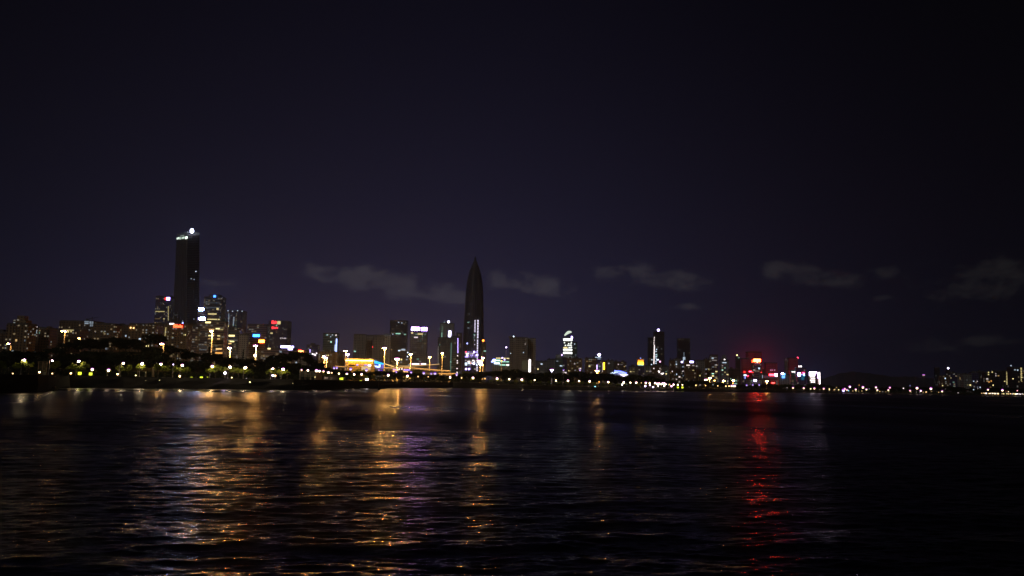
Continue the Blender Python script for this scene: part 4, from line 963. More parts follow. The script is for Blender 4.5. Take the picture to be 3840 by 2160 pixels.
def tree_meshes(kind, seed, H, rad, nclump, nleaf, lsz, mat_, low=.35):
    r = random.Random(seed); tr = MB()
    tr.tube((0,0,-.6), (r.uniform(-.1,.1)*rad, 0, H*low), .045*H*.6, .03*H*.6, 7)
    cl = []
    for i in range(nclump):
        a = r.uniform(0, 6.283); q = math.sqrt(r.random()) * .8
        if kind == 'cone': 
            zf = r.random(); q *= (1 - zf) ; z = H * (low + (1 - low) * zf)
        elif kind == 'flat': z = H * (.72 + .2 * r.random() - .12 * q)
        else: z = H * (low + .12 + (0.78 - low) * r.random() ** .8 * math.sqrt(max(.05, 1 - q*q)))
        c = Vector((math.cos(a) * q * rad, math.sin(a) * q * rad, z)); cr = rad * r.uniform(.22, .42) * (.5 if kind == 'cone' else 1)
        cl.append((c, cr))
        if i % 2 == 0: tr.tube((0,0,H*low*.9), c, .012*H, .004*H, 4)
    v = []; f = []
    per = max(1, nleaf // nclump)
    for c, cr in cl:
        for k in range(per):
            d = Vector((r.gauss(0,1), r.gauss(0,1), r.gauss(0,1))).normalized() * cr * r.random() ** .4
            d.z *= .62; p = c + d
            a = Vector((r.gauss(0,1), r.gauss(0,1), r.gauss(0,.6))).normalized(); b = a.orthogonal().normalized(); s = lsz * r.uniform(.5, 1.2)
            o = len(v); v += [tuple(p - a*s), tuple(p + b*s*.55), tuple(p + a*s), tuple(p - b*s*.55)]; f.append((o, o+1, o+2, o+3))
    me = bpy.data.meshes.new('crown'); me.from_pydata(v, [], f); me.materials.append(mat_)
    tm = tr.mesh('trunk'); tm.materials.append(BARK)
    return me, tm, H, rad
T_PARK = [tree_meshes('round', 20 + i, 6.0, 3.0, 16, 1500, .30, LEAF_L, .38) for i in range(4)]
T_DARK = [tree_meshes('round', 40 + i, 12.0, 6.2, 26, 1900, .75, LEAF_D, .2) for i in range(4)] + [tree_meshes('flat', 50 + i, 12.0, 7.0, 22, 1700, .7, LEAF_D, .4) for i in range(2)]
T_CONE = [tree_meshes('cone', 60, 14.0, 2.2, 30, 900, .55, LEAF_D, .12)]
def tree(kind, vs, i, x, D, ztop, zbase, wf, desc, group, rz=0):
    me, tm, H, rad = vs[i % len(vs)]
    p = at(x, 1420, D); h = max(2.0, ztop - zbase)
    root = thing(kind, uniq(desc, kind + desc, x), 'tree', (p.x, D, zbase), rz, group)
    s = h / (H * .97)
    c = obj('crown', me, None, root); t = obj('trunk', tm, None, root)
    root.scale = (s * wf, s * wf, s)
    return root
rt = random.Random(12)
# dark trees that make the skyline of the park, two loose rows
xs = []; x = -150
while x < 3900:
    xs.append(x); D = Dtree(x); hh = 9.0 if x < 1250 else max(4.5, ztree(x) - gz(x))
    x += (hh * .62) / D * FPX * rt.uniform(.75, 1.15) + 3
for i, x in enumerate(xs):
    D = Dtree(x); zt = ztree(x); j = rt.uniform(-.6, .1) if rt.random() < .8 else rt.uniform(-2.5, 0)
    if x < 1290:
        zg = gz(x) - 0.5 + max(0.2, zt - gz(x) - 8.0) * max(0, min(1, (1290 - x) / 90)); wf = 1.05
    else: zg = gz(x) - .3; wf = 1.0
    if zt + j - zg < 3: j = 0
    wf *= rt.uniform(.9, 1.25) * (1.0 if zt - zg > 7 else 1.35)
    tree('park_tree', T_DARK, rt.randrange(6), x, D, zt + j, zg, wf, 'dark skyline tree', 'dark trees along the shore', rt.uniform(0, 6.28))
# front slope trees on the rise, lower
x = -120
while x < 1250:
    D = Dtree(x) - rt.uniform(30, 60); zt = gz(x) + max(6.5, (ztree(x) - gz(x)) * rt.uniform(.45, .62))
    tree('park_tree', T_DARK, rt.randrange(5), x, D, zt, gz(x) - .5, 1.1, 'dark lower tree on the rise', 'dark lower trees in front of the rise', rt.uniform(0, 6.28))
    x += rt.uniform(26, 42)
for (x, y, D) in ((780,1290,480),(907,1311,480)):
    tree('spiky_tree', T_CONE, 0, x, D, at(x, y, D).z, gz(x) + 4, .8, 'thin pointed conifer', 'thin pointed conifers')

# park trees lit by the promenade lamps: (x, top y, radius px)
PT = [(2,1352,15),(58,1357,13),(84,1352,13),(106,1352,17),(206,1352,17),(232,1358,14),(262,1361,12),(281,1364,9),(313,1356,11),(348,1378,6),(404,1380,8),(445,1366,11),(480,1366,13),(522,1361,10),(588,1364,10),(618,1362,14),
      (650,1370,13),(672,1374,13),(700,1376,13),(784,1376,10),(808,1366,13),(832,1372,12),(874,1378,14),(893,1376,11),(915,1378,12),(938,1384,11),(1010,1384,9),(1036,1380,10),(1056,1388,10),(1076,1384,9),(1205,1394,8),(1226,1398,8),(1318,1402,9),(1342,1406,8),
      (1372,1406,9),(1398,1404,9),(1440,1410,8),(1468,1409,8),(1520,1409,9),(1546,1410,8),(1592,1412,8),(1640,1412,8),(1676,1414,8),(1700,1416,8),(1736,1416,8),(1772,1418,8),(1796,1419,7),(1840,1420,8),(1868,1422,8),(1905,1423,8),(1934,1424,8),(1962,1426,7),(1990,1426,8),(2022,1427,8),
      (2060,1428,8),(2098,1429,7),(2124,1429,8),(2150,1430,7),(2184,1430,8),(2205,1430,7),(2228,1432,8),(2262,1434,7),(2290,1434,8),(2320,1436,7),(2350,1436,7),(2392,1438,7)]
for i, (x, y, r) in enumerate(PT):
    D = Dshore(x) + rt.uniform(14.5, 18.5); zt = at(x, y, D).z; h = zt - gz(x)
    wf = (r / FPX * D) / (3.0 * h / 6.0) * 1.0
    tree('young_tree', T_PARK, i, x, D, zt, gz(x), max(.7, min(1.5, wf)), 'small lamp lit green tree', 'small lamp lit trees on the promenade', rt.uniform(0, 6.28))
# yellow lit trees beside the ramps
for (x, y, D) in ((1556,1383,905),(1544,1388,880),(1566,1387,900),(1500,1390,860),(1748,1392,860),(1345,1382,1010),(1775,1393,880)):
    tree('roadside_tree', T_PARK, int(x), x, D, at(x, y, D).z, gz(x), 1.2, 'golden lit bushy tree', 'golden lit trees by the ramps', rt.uniform(0, 6.28))

# undergrowth and hedges: one leafy mass nobody could count
def undergrowth():
    v = []; f = []; r = random.Random(8)
    x = -200
    while x < 4000:
        D0 = Dshore(x); n = 26
        for k in range(n):
            xx = x + r.uniform(0, 6); dd = r.uniform(26, 48); D = Dshore(xx) + dd; p = at(xx, 1420, D)
            z = gz(xx) + r.random() ** .8 * (2.6 if x < 1300 else 2.8) * (1 if x < 2900 else .8); s = .5 * r.uniform(.6, 1.4) * (D0 / 500) ** .6
            a = Vector((r.gauss(0,1), r.gauss(0,.6), r.gauss(0,.6))).normalized(); b = a.orthogonal().normalized(); q = Vector((p.x, D, z)); o = len(v)
            v += [tuple(q-a*s), tuple(q+b*s*.6), tuple(q+a*s), tuple(q-b*s*.6)]; f.append((o, o+1, o+2, o+3))
        x += 6
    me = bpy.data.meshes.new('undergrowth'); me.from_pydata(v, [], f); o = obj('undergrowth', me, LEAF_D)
    tag(o, 'dark hedges and undergrowth between the lamps and the trees', 'undergrowth', kind='stuff')
undergrowth()

# ---------------------------------------------------------------- lamps
GALV = mat('galvanised', (0.35, 0.33, 0.30), .45, .3)
def ground_D(x, off): return Dshore(x) + off
HALO_M, HALO_V = (.75, .12, 1.0), (.25, .06, 1.0)
def halo_cap(hd, c, r, col=HALO_M, k=1.6, s=1.0):
    # glowing rim added around the lamp to imitate a coloured lens halo
    MB().lathe(c, [(r*.85, r*.5), (r*k*.98, r*.62), (r*.95, r*1.25), (r*.5, r*1.6), (r*.1, r*1.7)], 10).build('halo_rim', emit(col, s), hd)
def park_lamp(x, y, rpx, s, col, off=14, arm=-1, nee=True, desc='pale post lamp'):
    D = ground_D(x, off); g = gz(x); p = at(x, y, D); h = p.z - g
    if h < 1.2: h = 1.2
    r = rpx / FPX * D; ax = 0.9 * arm * min(1, h / 5)
    q = Vector((p.x + ax, D, g))
    root = thing('park_lamp', uniq(desc, 'lamp' + desc, x), 'park lamp', q, 0, 'post lamps along the promenade')
    MB().tube((0,0,0),(0,0,h+.25),.10,.07,6).tube((0,0,h+.2),(-ax,0,h+.1),.05,.05,4).lathe((0,0,0),[(.2,0),(.2,.35),(.11,.45)],8).build('post', GALV, root)
    hd = MB().ball((-ax, 0, h), r, n=10).build('lamp_head', emit(col, s, nee), root)
    if rpx > 2.4: halo_cap(hd, (-ax, 0, h), r)
    return root
PK = (1.0, .74, .42); VL = (.72, .55, 1.0); OR = (1.0, .45, .10)
for (x, y, r, s) in [(92,1350,5.0,70),(196,1353,4.4,55),(296,1355,5.0,60),(463,1362,4.4,45),(533,1364,5.6,80),(603,1366,5.2,60),(684,1370,5.4,70),(796,1374,5.2,65),(863,1377,5.4,65),(921,1379,5.4,65),(1023,1383,4.4,45),(1062,1385,6.2,60),
                     (1155,1389,4.4,40),(1187,1391,6.4,60),(1198,1392,4.6,50),(1232,1397,4.6,45),(1271,1401,3.4,35),(1301,1402,4.2,45),(1328,1404,4.2,45),(1356,1404,4.4,45),(1456,1407,4.8,50),(1528,1410,5.0,60),(1688,1415,4.2,45),(1774,1417,4.6,55),
                     (1864,1420,4.8,50),(1910,1422,3.6,35),(1957,1424,4.6,50),(2005,1425,3.2,28),(2085,1427,3.4,30),(2130,1428,4.4,45),(2172,1429,3.6,32),(2211,1430,4.2,45),(2281,1433,4.2,45),(2339,1434,4.2,45),(2364,1435,3.4,30),(2386,1435,4.0,38),
                     (2422,1436,4.4,40),(2436,1437,3.4,30),(2457,1437,3.8,30),(2465,1439,4.4,35),(2472,1438,3.8,30),(2480,1441,3.4,25),(2484,1438,3.8,30),(2491,1438,4.2,35),(2496,1441,3.8,30),(2526,1442,3.8,30),(2542,1443,3.6,28),(2559,1443,2.8,20)]:
    park_lamp(x, y, r * .64, s * (1.6 if x < 1150 else .45), PK, nee=x < 1150, desc='pale post lamp')
for (x, y, r, s, c, d) in [(1131,1388,3,18,WARM,'yellowish small post lamp'),(1213,1393,3.4,22,WARM,'yellowish small post lamp'),(1244,1398,2.8,16,WARM,'yellowish small post lamp'),(1568,1412,2.6,12,WARM,'yellowish small post lamp'),(1606,1413,2.2,10,WARM,'yellowish small post lamp'),
                           (1731,1417,2.8,12,WARM,'yellowish small post lamp'),(1819,1420,2.8,12,OR,'yellowish small post lamp'),(2247,1432,2.8,9,OR,'yellowish small post lamp'),(2405,1436,2,8,WARM,'yellowish small post lamp'),(2511,1442,2.8,8,OR,'yellowish small post lamp'),
                           (2610,1445,2.8,12,WARM,'yellowish small post lamp'),(2692,1447,2.4,9,WARM,'yellowish small post lamp'),(2722,1448,2.8,14,WARM,'yellowish small post lamp'),(2734,1448,2.8,14,WARM,'yellowish small post lamp'),(346,1386,4.6,45,PK,'short round lamp among low bushes'),(407,1389,5,50,PK,'short round lamp among low bushes'),
                           (2743,1448,3.4,16,PK,'pale post lamp'),(2750,1448,3.4,16,PK,'pale post lamp'),(2756,1448,3.4,16,PK,'pale post lamp')]:
    park_lamp(x, y, r * .85, s * .25, c, off=12, nee=s > 30, desc=d)
for (x, y, r, s) in [(1253,1381,4.2,14),(1263,1380,4.0,13),(1315,1385,5,18),(1374,1389,4.8,18),(1430,1394,4.8,18),(1485,1397,4.8,18),(1541,1398,4.6,16),(1589,1400,4.6,16),(1617,1402,3.8,10),(1631,1402,5.2,18),(1712,1406,4.6,16),
                     (2800,1445,3.2,10),(2823,1444,3.2,10),(2847,1444,3.2,10),(1421,1388,3,8),(2113,1389,3,10),(2175,1389,3,10)]:
    D = 700 if x < 2000 else 820
    D = Dshore(x) + (66 if x < 2000 else 40)
    g = gz(x); p = at(x, y, D); h = max(2, p.z - g)
    root = thing('street_lamp', uniq('violet street lamp above hedge', 'streetlamp', x), 'street lamp', (p.x, D, g), 0, 'violet white street lamps behind the hedge')
    MB().tube((0,0,0),(0,0,h),.12,.08,6).build('post', GALV, root)
    hd = MB().ball((0,0,h), r * .82 / FPX * D, n=8).build('lamp_head', emit(VL, s * .11, False), root)
    halo_cap(hd, (0,0,h), r * .82 / FPX * D, HALO_V, 1.5, .7)

def low_light(x, y, r, s, col, off, cat, nm, desc, lantern=False, onwall=False):
    """a low bollard light, a box lantern, or a lamp let into the bank"""
    D = ground_D(x, off)
    if onwall:
        # the spot on the sloping bank that the sight line meets
        a, b = 0.0, 11.0
        for _ in range(30):
            mid = (a + b) / 2; zz = -1 + (gz(x) + 1) * (mid + 1) / 10; a, b = (mid, b) if at(x, y, Dshore(x) + mid).z > zz else (a, mid)
        D = Dshore(x) + a - .3
    p = at(x, y, D); g = gz(x) if not onwall else p.z - .3; h = max(.35, p.z - g)
    root = thing(nm, uniq(desc, nm + desc, x), cat, (p.x, D, p.z - h), 0, cat + 's along the shore')
    rr_ = r / FPX * D
    if lantern:
        MB().box(-.08,.08,-.08,.08,0,max(.1,h-rr_)).build('post', GALV, root)
        MB().box(-rr_*.8,rr_*.8,-rr_*.8,rr_*.8,h-rr_,h+rr_*.9).build('lamp_head', emit(col, s, False), root)
        MB().box(-rr_*.95,rr_*.95,-rr_*.95,rr_*.95,h+rr_*.92,h+rr_*1.1).build('cap', STEEL, root)
    else:
        MB().lathe((0,0,0),[(.16,0),(.16,max(.12,h-rr_*.6)),(.08,max(.14,h-rr_*.5))],8).build('post', GALV, root)
        MB().ball((0,0,h), rr_, n=8).build('lamp_head', emit(col, s, False), root)
for (x, y, r, s, c) in [(48,1401,2.4,5,WARM),(148,1396,3.6,14,WARM),(196,1401,2.6,6,WARM),(266,1400,3.2,10,WARM),(441,1403,3.4,12,WARM),(509,1408,2.4,5,YEL),(546,1396,1.6,.6,YEL),(674,1411,3.6,12,WARM),(869,1416,2.4,5,YEL),(1032,1409,3.4,8,(1,.6,.2)),
                        (1023,1408,3.8,14,VL),(924,1420,2,1,WHT),(844,1399,4.6,22,VL),(2232,1451,3,5,(.3,.8,1)),(2333,1442,2.8,8,WHT),(2420,1448,3.2,9,VL),(2438,1444,2.6,10,PINK),(2449,1452,3,8,VL),(2468,1446,2.6,8,WHT),(2491,1447,2.6,8,WHT),(2518,1448,3,9,PINK),
                        (1640,1435,2.8,5,(.3,.25,1)),(650,1367,2.6,5,VL),(1182,1414,2.4,3,YEL),(1236,1441,2.2,.8,(.3,.25,1)),(1252,1442,2.0,.4,(.3,.25,1)),(2067,1437,1.4,.5,COOL),(2350,1441,1.4,.5,COOL)]:
    low_light(x, y, r * .9, s, c, 11, 'bollard light', 'bollard_light', 'small bollard light near the ground')
for (x, y, r, s) in [(243,1418,2.4,5),(598,1428,2.8,6),(546,1428,1.8,.8),(937,1434,2.8,5),(1098,1438,1.8,.7),(1050,1443,1.4,.12)]:
    low_light(x, y, r, s, YEL, 3, 'wall light', 'wall_light', 'small light set into the dark bank', onwall=True)
for (x, y, r, s) in [(299,1400,5.2,2.4),(340,1402,5.0,2.2),(718,1416,3.8,.5),(755,1417,4.6,2.4),(778,1414,2.2,.5),(1275,1420,3.4,1.6),(1283,1420,4.0,2.2),(1352,1430,3.6,2.2),(2542,1453,3.4,1.6),(2559,1453,3.4,2.0),(1420,1431,2.6,.22)]:
    low_light(x, y, r, s, (.72, .85, .04), 10.5, 'box lantern', 'box_lantern', 'yellow green glowing box lantern', lantern=True)

def mast_lamp(x, y, D, r, s, desc, col=SOD, heads=None, wide=1.3):
    g = gz(x); p = at(x, y, D); h = p.z - g
    root = thing('mast_lamp', desc, 'mast lamp', (p.x, D, g), 0, 'tall flood lamp masts')
    MB().tube((0,0,0),(0,0,h),.55,.32,8).build('post', mat('mast_paint', (.75,.72,.65), .5), root)
    rr_ = r * .72 / FPX * D
    for (dx, dy) in (heads or [(0, 0)]):
        q = at(x + dx, y + dy, D) - Vector((p.x, D, g)) ; q.y = -2.4
        hd = MB().lathe((q.x, q.y, q.z), [(rr_*.5,-rr_*.45),(rr_,-rr_*.25),(rr_,rr_*.25),(rr_*.45,rr_*.5)], 12, sx=wide, sy=.8).build('lamp_head', emit(col, s, s > 15), root)
        if r > 4: MB().lathe((q.x, q.y + .3, q.z), [(rr_*.9,rr_*.0),(rr_*1.3,rr_*.2),(rr_*1.2,rr_*.75),(rr_*.6,rr_*.9),(rr_*.2,rr_*1.0)], 12, sx=wide, sy=.8).build('halo_rim', emit(HALO_M, 1.3), hd)  # glowing rim over the head, added to imitate magenta lens fringe
        MB().tube((0,0,q.z-.2),(q.x,-2.4,q.z-.2),.2,.2,5).build('arm', STEEL, root)
    return root
FL = 950
mast_lamp(42,1290,430,5.5,FL*.16,'leftmost orange flood lamp on a short mast before brown blocks',wide=1.0)
mast_lamp(244,1243,560,5,FL*.16,'twin headed orange mast lamp above the dark rise on the left',heads=[(-4,0),(8,1)],wide=1.0)
mast_lamp(303,1270,560,4,FL*.1,'small amber mast lamp just left of the twin headed one')
mast_lamp(614,1291,420,6,FL*.16,'pink white flood lamp low over the dark hilltop left of tallest tower',wide=1.6)
mast_lamp(797,1243,620,6.5,FL*2.4,'tall leaning looking orange mast lamp right of the tallest tower',wide=1.0)
mast_lamp(864,1306,640,6.5,FL*1.8,'thick short orange mast lamp under the navy tower')
mast_lamp(961,1298,640,7.5,FL*2.2,'bright mast lamp with a second lower lamp on its post',heads=[(0,0)])
low = thing('mast_lamp','small round lamp hanging low on the bright two lamp post','mast lamp',(at(958,1333,639).x,638,gz(958)),0,'tall flood lamp masts')
hz = at(958,1333,638).z - gz(958)
MB().tube((0,0,0),(0,0,hz),.2,.15,6).build('post', GALV, low); MB().ball((0,0,hz), .95).build('lamp_head', emit(PK, 30, True), low)
mast_lamp(1217,1338,780,6,FL*1.1,'left one of two close mast lamps right of the round hill',heads=[(0,0)],wide=1.3)
mast_lamp(1225,1343,775,5.5,FL*1.1,'right one of two close mast lamps right of the round hill',wide=1.3)
mast_lamp(1297,1317,1000,3.6,FL*.3,'mast with two small round pink lamps above the golden hall corner',heads=[(-4,0),(5,0)],wide=1.0)
mast_lamp(1304,1329,990,5,60,'mast with a wide violet white head at the golden hall corner',col=(.85,.65,1),wide=2.0)
mast_lamp(1443,1306,940,5.6,FL*2.4,'tallest central mast with a flat wide glowing head over the blue end',wide=1.7)
mast_lamp(1490,1347,960,8,FL*2.6,'short mast with a big pink orange glow over the yellow ramp')
mast_lamp(1541,1329,960,4.8,FL*.5,'mast with a flat head in front of the violet signed tower',wide=1.5)
mast_lamp(1612,1340,960,5,FL*.5,'slender orange mast right of the violet signed tower',wide=1.0)
mast_lamp(1659,1325,980,5,FL*.5,'tallest slender orange mast left of the slim dark tower',wide=1.1)
mast_lamp(1811,1342,1000,5,FL*.8,'mast lamp behind the huge flood light at the bullet tower foot',wide=1.2)
mast_lamp(1801,1360,980,7.5,FL*.35,'huge blazing flood light at the foot of the bullet tower',heads=[(-4,-6),(0,0),(3,7)],wide=1.2)
mast_lamp(1881,1353,1000,2.4,10,'thin mast with a small amber lamp before the ring lit building')
mast_lamp(1898,1303,1250,3.6,20,'very thin mast topped by a violet white lamp left of the grey slabs',col=(.7,.5,1),wide=1.0)
mast_lamp(2069,1388,900,6.5,50,'wide violet white flood lamp over the dark trees',col=(.62,.6,1),wide=1.2)
mast_lamp(2238,1391,900,5,FL*.9,'pink and amber flood lamp beneath the violet ball tower',wide=1.3)
mast_lamp(2244,1393,905,2.8,20,'small amber lamp touching the pink flood lamp',col=(1,.4,.05))
mast_lamp(2113,1388,900,2.6,12,'small pink mast lamp below the white banded tower',col=PINK,wide=1.0)
mast_lamp(2645,1424,980,4.6,FL*.5,'left sodium street mast at the dense cluster foot')
mast_lamp(2661,1418,980,4.6,FL*.5,'right sodium street mast at the dense cluster foot')
mast_lamp(2678,1427,980,3.2,20,'small amber street mast right of the dense cluster',col=OR)
mast_lamp(2712,1428,980,4.2,FL*.5,'sodium street mast under the lit dome tower')
mast_lamp(2748,1427,980,4.0,FL*.4,'sodium street mast beside the teal shop block')
mast_lamp(2874,1430,980,4.2,FL*.5,'sodium street mast in front of the pinkish office block')
mast_lamp(3463,1407,5150,4.6,1.2,'lone dim yellow light on the far hill',col=YEL,wide=1.2)

# far right promenade
FR = [(2952,1454,1.6,3,WHT),(2974,1455,3.0,20,WARM),(3014,1456,3.0,20,WARM),(3040,1458,2.6,12,YEL),(3054,1457,3.2,20,WARM),(3074,1460,1.4,2,WARM),(3089,1458,3.0,16,WARM),(3110,1458,2.2,8,YEL),(3110,1462,2.2,8,YEL),(3128,1462,2,6,WARM),(3131,1460,1.8,4,YEL),(3137,1453,1.8,4,WARM),
      (3145,1462,2.4,8,YEL),(3163,1465,4.6,16,(.6,.5,1)),(3168,1459,3,14,WARM),(3176,1463,2.8,10,YEL),(3182,1465,2,8,(.3,.75,1)),(3187,1451,3.6,20,(1,.6,.7)),(3198,1466,2,3,WARM),(3209,1461,2.8,14,YEL),(3210,1466,2,5,YEL),(3222,1444,2,4,OR),(3236,1453,3.6,24,PK),(3220,1467,1.4,2,WARM),(3232,1466,1.8,4,WARM),
      (3249,1461,2.8,14,YEL),(3260,1458,1.6,1.5,COOL),(3285,1453,3.0,18,PK),(3290,1463,2.8,14,YEL),(3288,1468,1.6,3,YEL),(3299,1468,2,5,WARM),(3310,1469,1.6,2,WHT),(3322,1469,1.6,3,WARM),(3331,1463,2.8,14,YEL),(3333,1469,1.6,3,YEL),(3337,1454,2.8,14,(1,.4,.35)),(3388,1456,2.4,7,WHT),
      (3413,1446,2.2,2.5,(.45,.5,1)),(3413,1466,2.8,12,WARM),(3417,1471,1.4,3,YEL),(3439,1456,3.8,26,PK),(3437,1470,1.4,2,WHT),(3453,1466,3.0,14,WHT),(3449,1472,1.2,2,WHT),(3462,1471,1.8,4,WARM),(3473,1470,2.4,9,WARM),(3491,1458,3.8,26,PK),(3494,1468,1.4,3,WARM),(3520,1471,1.8,4,WARM),(3533,1468,2.8,14,YEL),
      (3535,1446,2.2,5,YEL),(3545,1459,1.2,1,WHT),(3593,1473,1.8,3,WHT),(3651,1461,2.0,5,COOL),(3705,1462,2.8,14,YEL),(3759,1464,3.4,20,PK),(3773,1467,1.4,1.5,(1,.2,.1)),(3782,1469,2.0,8,PK),(3815,1465,2.2,8,(1,.4,.45))]
def cword(c):
    return {WHT:'white', WARM:'warm white', YEL:'yellow', PK:'pinkish white', OR:'amber', COOL:'cool white'}.get(c) or ('violet' if c[2] > .9 and c[0] < .7 and c[1] < .6 else 'cyan' if c[2] > .9 and c[0] < .5 else 'pink' if c[2] > .3 else 'red')
for (x, y, r, s, c) in FR:
    park_lamp(x, y, r * .9, s * .22, c, off=6, nee=False, desc=('bigger ' if r > 2.7 else 'tiny ' if r < 1.9 else 'small ') + cword(c) + ' far shore lamp')
rr = random.Random(77)
for x in (3682,3690,3694,3698,3708,3712,3716,3722,3726,3731,3739,3743,3758,3764,3776,3782,3789,3796,3801,3805,3809,3814,3821,3826,3833,3838,3844,3850):
    park_lamp(x, 1474.5 + (x - 3682) * .022 + rr.uniform(-.6, .6), rr.choice((1.5, 1.8, 2.2)), rr.choice((1.2, 2, 4)), rr.choice((WHT, WARM, YEL, PK)), off=4, nee=False, desc='lamp of the close bright waterside row')

# ---------------------------------------------------------------- small structures on the left lawn
WOOD = mat('timber', (0.30, 0.22, 0.12), .8, noise=.4, nscale=3)
def small_things():
    def base(x, off=14): D = ground_D(x, off); p = at(x, 1410, D); return Vector((p.x, D, gz(x))), D
    # slatted stand
    b, D = base(157); k = D / FPX; t = thing('slatted_stand', 'pale slatted stand of horizontal boards on the left lawn', 'stand', b)
    w = 32 * k; h = at(157, 1358, D).z - b.z
    fr = MB()
    for x in (-w/2, 0, w/2): fr.box(x-.1, x+.1, -.1, .1, 0, h)
    fr.box(-w/2-.3, w/2+.3, -.25, .25, h, h+.15); fr.build('frame', WOOD, t)
    s = MB()
    for i in range(6): s.box(-w/2+.11, w/2-.11, -.2, -.12, h*(.36+.1*i), h*(.36+.1*i)+.12)
    s.build('slat_panel', WOOD, t)
    b, D = base(168, 12); t = thing('kiosk', 'small pale box kiosk under the slatted stand', 'kiosk', b); w = 14 * k
    MB().box(-w/2, w/2, 0, 1, 0, 1.0).build('cabinet', mat('kiosk_paint', (.35,.33,.22), .7), t); MB().box(-w/2-.1, w/2+.1, -.1, 1.1, 1.0, 1.12).build('lid', WOOD, t)
    # goal shaped frame and ladders
    b, D = base(532, 12.5); t = thing('timber_frame', 'goal shaped timber frame with a sagging crossbar beside a bright lamp', 'frame', b); k = D / FPX
    w = 32 * k; h = 2.9
    MB().tube((-w/2,0,0),(-w/2,0,h),.12,.1,6).build('post', WOOD, t); MB().tube((w/2,0,0),(w/2,0,h),.14,.1,6).build('post', WOOD, t)
    MB().tube((-w/2+1.1,0,h-.1),(w/2,0,h-.5),.09,.09,6).build('crossbar', WOOD, t)
    b, D = base(573); t = thing('slatted_pillar', 'narrow slatted dark pillar right of the goal shaped frame', 'pillar', b)
    m_ = MB()
    for i in range(9): m_.box(-.5, .5, 0, .6, i*.5, i*.5+.3)
    m_.box(-.4,.4,.1,.5,0,4.6); m_.build('pillar_body', mat('brownstone', (.12,.09,.05), .9), t)
    # lamp-lit posts
    for (x, h, lb) in ((446, 5.0, 'plain pale pole left of a lamp near the slatted pillar'), (844, 3.8, 'plain pale pole carrying a low violet lamp')):
        b, D = base(x, 12); t = thing('pole', lb, 'pole', b); MB().tube((0,0,0),(0,0,h),.16,.12,6).build('post', GALV, t); MB().lathe((0,0,h),[(.12,0),(.2,.1),(.05,.2)],8).build('cap', GALV, t)
    # lattice pergola and brick pillar
    b, D = base(1155, 11); k = D / FPX; t = thing('pergola', 'pale lattice pergola lit from above beside the brick pillar', 'pergola', b); w = 60 * k; h = at(1155, 1394, D).z - b.z
    g = MB()
    for i in range(13): x = -w/2 + w*i/12; g.box(x-.05, x+.05, -.06, .0, h*.35, h-.01)
    for i in range(5): z = h * (.38 + .14 * i); g.box(-w/2, w/2, .01, .07, z, z+.08)
    g.build('lattice', mat('pale_timber', (.42,.4,.28), .7), t)
    for x in (-w/2+.2, -w*.2, w*.15, w/2-.2): MB().box(x-.14, x+.14, .1, .38, 0, h).build('post', WOOD, t)
    MB().box(-w/2-.3, w/2+.3, -.3, .6, h, h+.18).build('roof_beam', mat('pale_timber', (.42,.4,.28), .7), t)
    b, D = base(1196, 9.5); k = D / FPX; t = thing('brick_pillar', 'broad brown brick pillar standing in front of the shore lamps', 'pillar', b); w = 24 * k; h = at(1196, 1398, D).z - b.z
    bm_ = MB(); n = int(h / .3)
    for i in range(n): e = .04 if i % 2 else 0; bm_.box(-w/2+e, w/2-e, e, 1.2-e, i*.3, i*.3+.299)
    bm_.build('pillar_body', mat('brick', (.25,.12,.05), .9, noise=.4, nscale=4), t); MB().box(-w/2-.1, w/2+.1, -.1, 1.3, n*.3+.001, n*.3+.2).build('capstone', WOOD, t)
    # low dim building between
    b, D = base(1238, 18); k = D / FPX; t = thing('low_shelter', 'low dim shelter with faint warm openings right of the brick pillar', 'shelter', b); w = 56 * k
    MB().box(-w/2, w/2, 1, 5, 0, 2.6).build('wall', mat('shelter_wall', (.2,.16,.12), .9), t); MB().box(-w/2-.5, w/2+.5, 0, 5.5, 2.61, 2.85).build('roof', WOOD, t)
    for x, s in ((-.36, .35), (-.3, .25), (-.22, .4), (.1, .12)): MB().box(w*x-.25, w*x+.25, .8, .98, .7, 1.6).build('window', emit((1,.7,.5), s), t)
    # white sign on a post
    b, D = base(1376, 10); p = at(1376, 1425, D); h = p.z - b.z; k = D / FPX; t = thing('light_box_sign', 'blazing square white light box sign on a short post', 'sign', b)
    MB().box(-.1,.1,-.1,.1,0,max(.3,h-5*k)).build('post', GALV, t); MB().box(-5*k,5*k,-.15,.15,max(.31,h-5*k),h+5*k).build('panel', emit((1,.88,.9), 12, True), t)
    # marker post standing in the water
    q = on_water(1421, 1463); t = thing('channel_marker', 'dark thick marker post standing in the water near the middle shore', 'marker post', (q.x, q.y, 0)); k = q.y / FPX
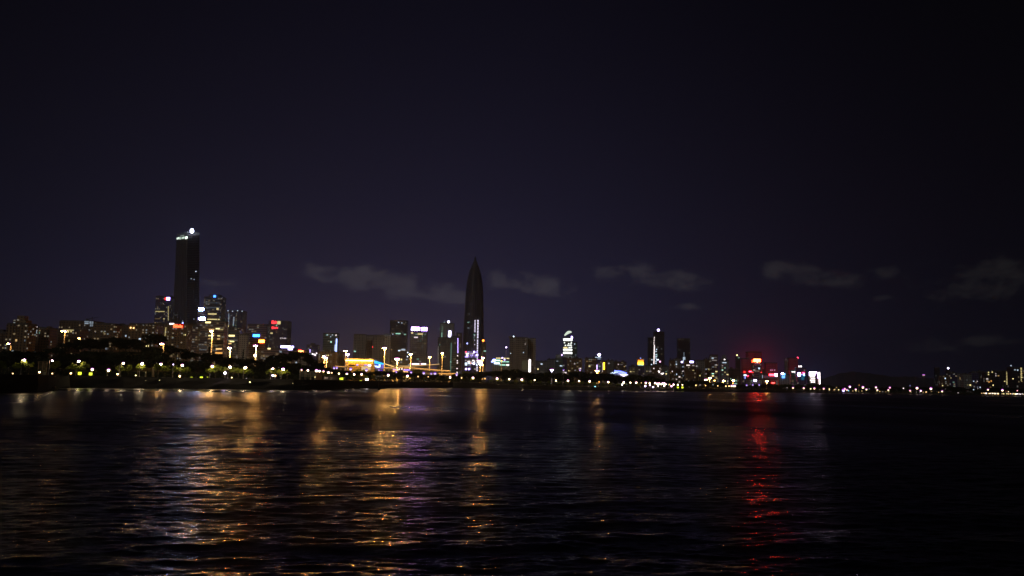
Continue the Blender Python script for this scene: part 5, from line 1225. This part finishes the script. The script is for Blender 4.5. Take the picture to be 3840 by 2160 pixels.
    MB().tube((0,0,-1),(0,0,at(1421,1424,q.y).z),1.3*k*2.2,1.0*k*2,8).build('post', mat('dark_wood', (.03,.025,.02), .9), t); MB().lathe((0,0,0),[(5*k,-.3),(5*k,.4),(4*k,.9)],10).build('base', mat('dark_wood', (.03,.025,.02), .9), t)
    # pale moored boat / pontoon by the left spit
    q = on_water(196, 1467); t = thing('moored_skiff', 'small pale flat moored boat at the tip of the left bank', 'boat', (q.x, q.y, 0)); k = q.y / FPX; w = 24 * k
    v = [(-w/2,-.5,.0),(w/2-.3,-.5,.0),(w/2+.2,-.7,.75),(-w/2-.1,-.7,.55),(-w/2,.7,.0),(w/2-.3,.7,.0),(w/2+.2,.9,.75),(-w/2-.1,.9,.55)]
    MB().add(v,[(0,1,2,3),(7,6,5,4),(0,4,5,1),(1,5,6,2),(3,7,4,0),(3,2,6,7)]).build('hull', mat('boat_paint', (.8,.75,.5), .5), t)
    MB().box(w/2-.9, w/2-.2, -.3, .5, .76, 1.5).build('cabin', mat('boat_trim', (.6,.5,.42), .5), t)
    # stairs / landing near the yellow lanterns
    b, D = base(736, 8.6); t = thing('landing_steps', 'faint stone steps going down the bank between two yellow lanterns', 'steps', b); k = D / FPX
    m_ = MB()
    for i in range(6): m_.box(-9*k, 9*k, -.45*(i+1), -.45*i-.001, -1.6, -.1-.28*i)
    m_.build('steps', mat('stone', (.3,.28,.2), .9), t)
small_things()
# ---------------------------------------------------------------- haze over the bay and the city
def haze():
    o = MB().box(-7500, 7500, -40, 8200, -2.5, 470).build('haze', None)
    mt = bpy.data.materials.new('haze'); mt.use_nodes = True; nt = mt.node_tree
    for n in list(nt.nodes): nt.nodes.remove(n)
    v = nt.nodes.new('ShaderNodeVolumePrincipled'); v.inputs['Color'].default_value = (.72, .84, 1, 1); v.inputs['Density'].default_value = HAZE; v.inputs['Anisotropy'].default_value = 0.55
    out = nt.nodes.new('ShaderNodeOutputMaterial'); nt.links.new(v.outputs[0], out.inputs['Volume'])
    o.data.materials.append(mt); tag(o, 'thin night haze over the bay and city', None, kind='stuff')
    if not HAZE: bpy.data.objects.remove(o)
HAZE = 0.7e-4
haze()
for o in bpy.data.objects:
    if o.type == 'MESH' and o.data and not o.data.materials: print('no material', o.name)
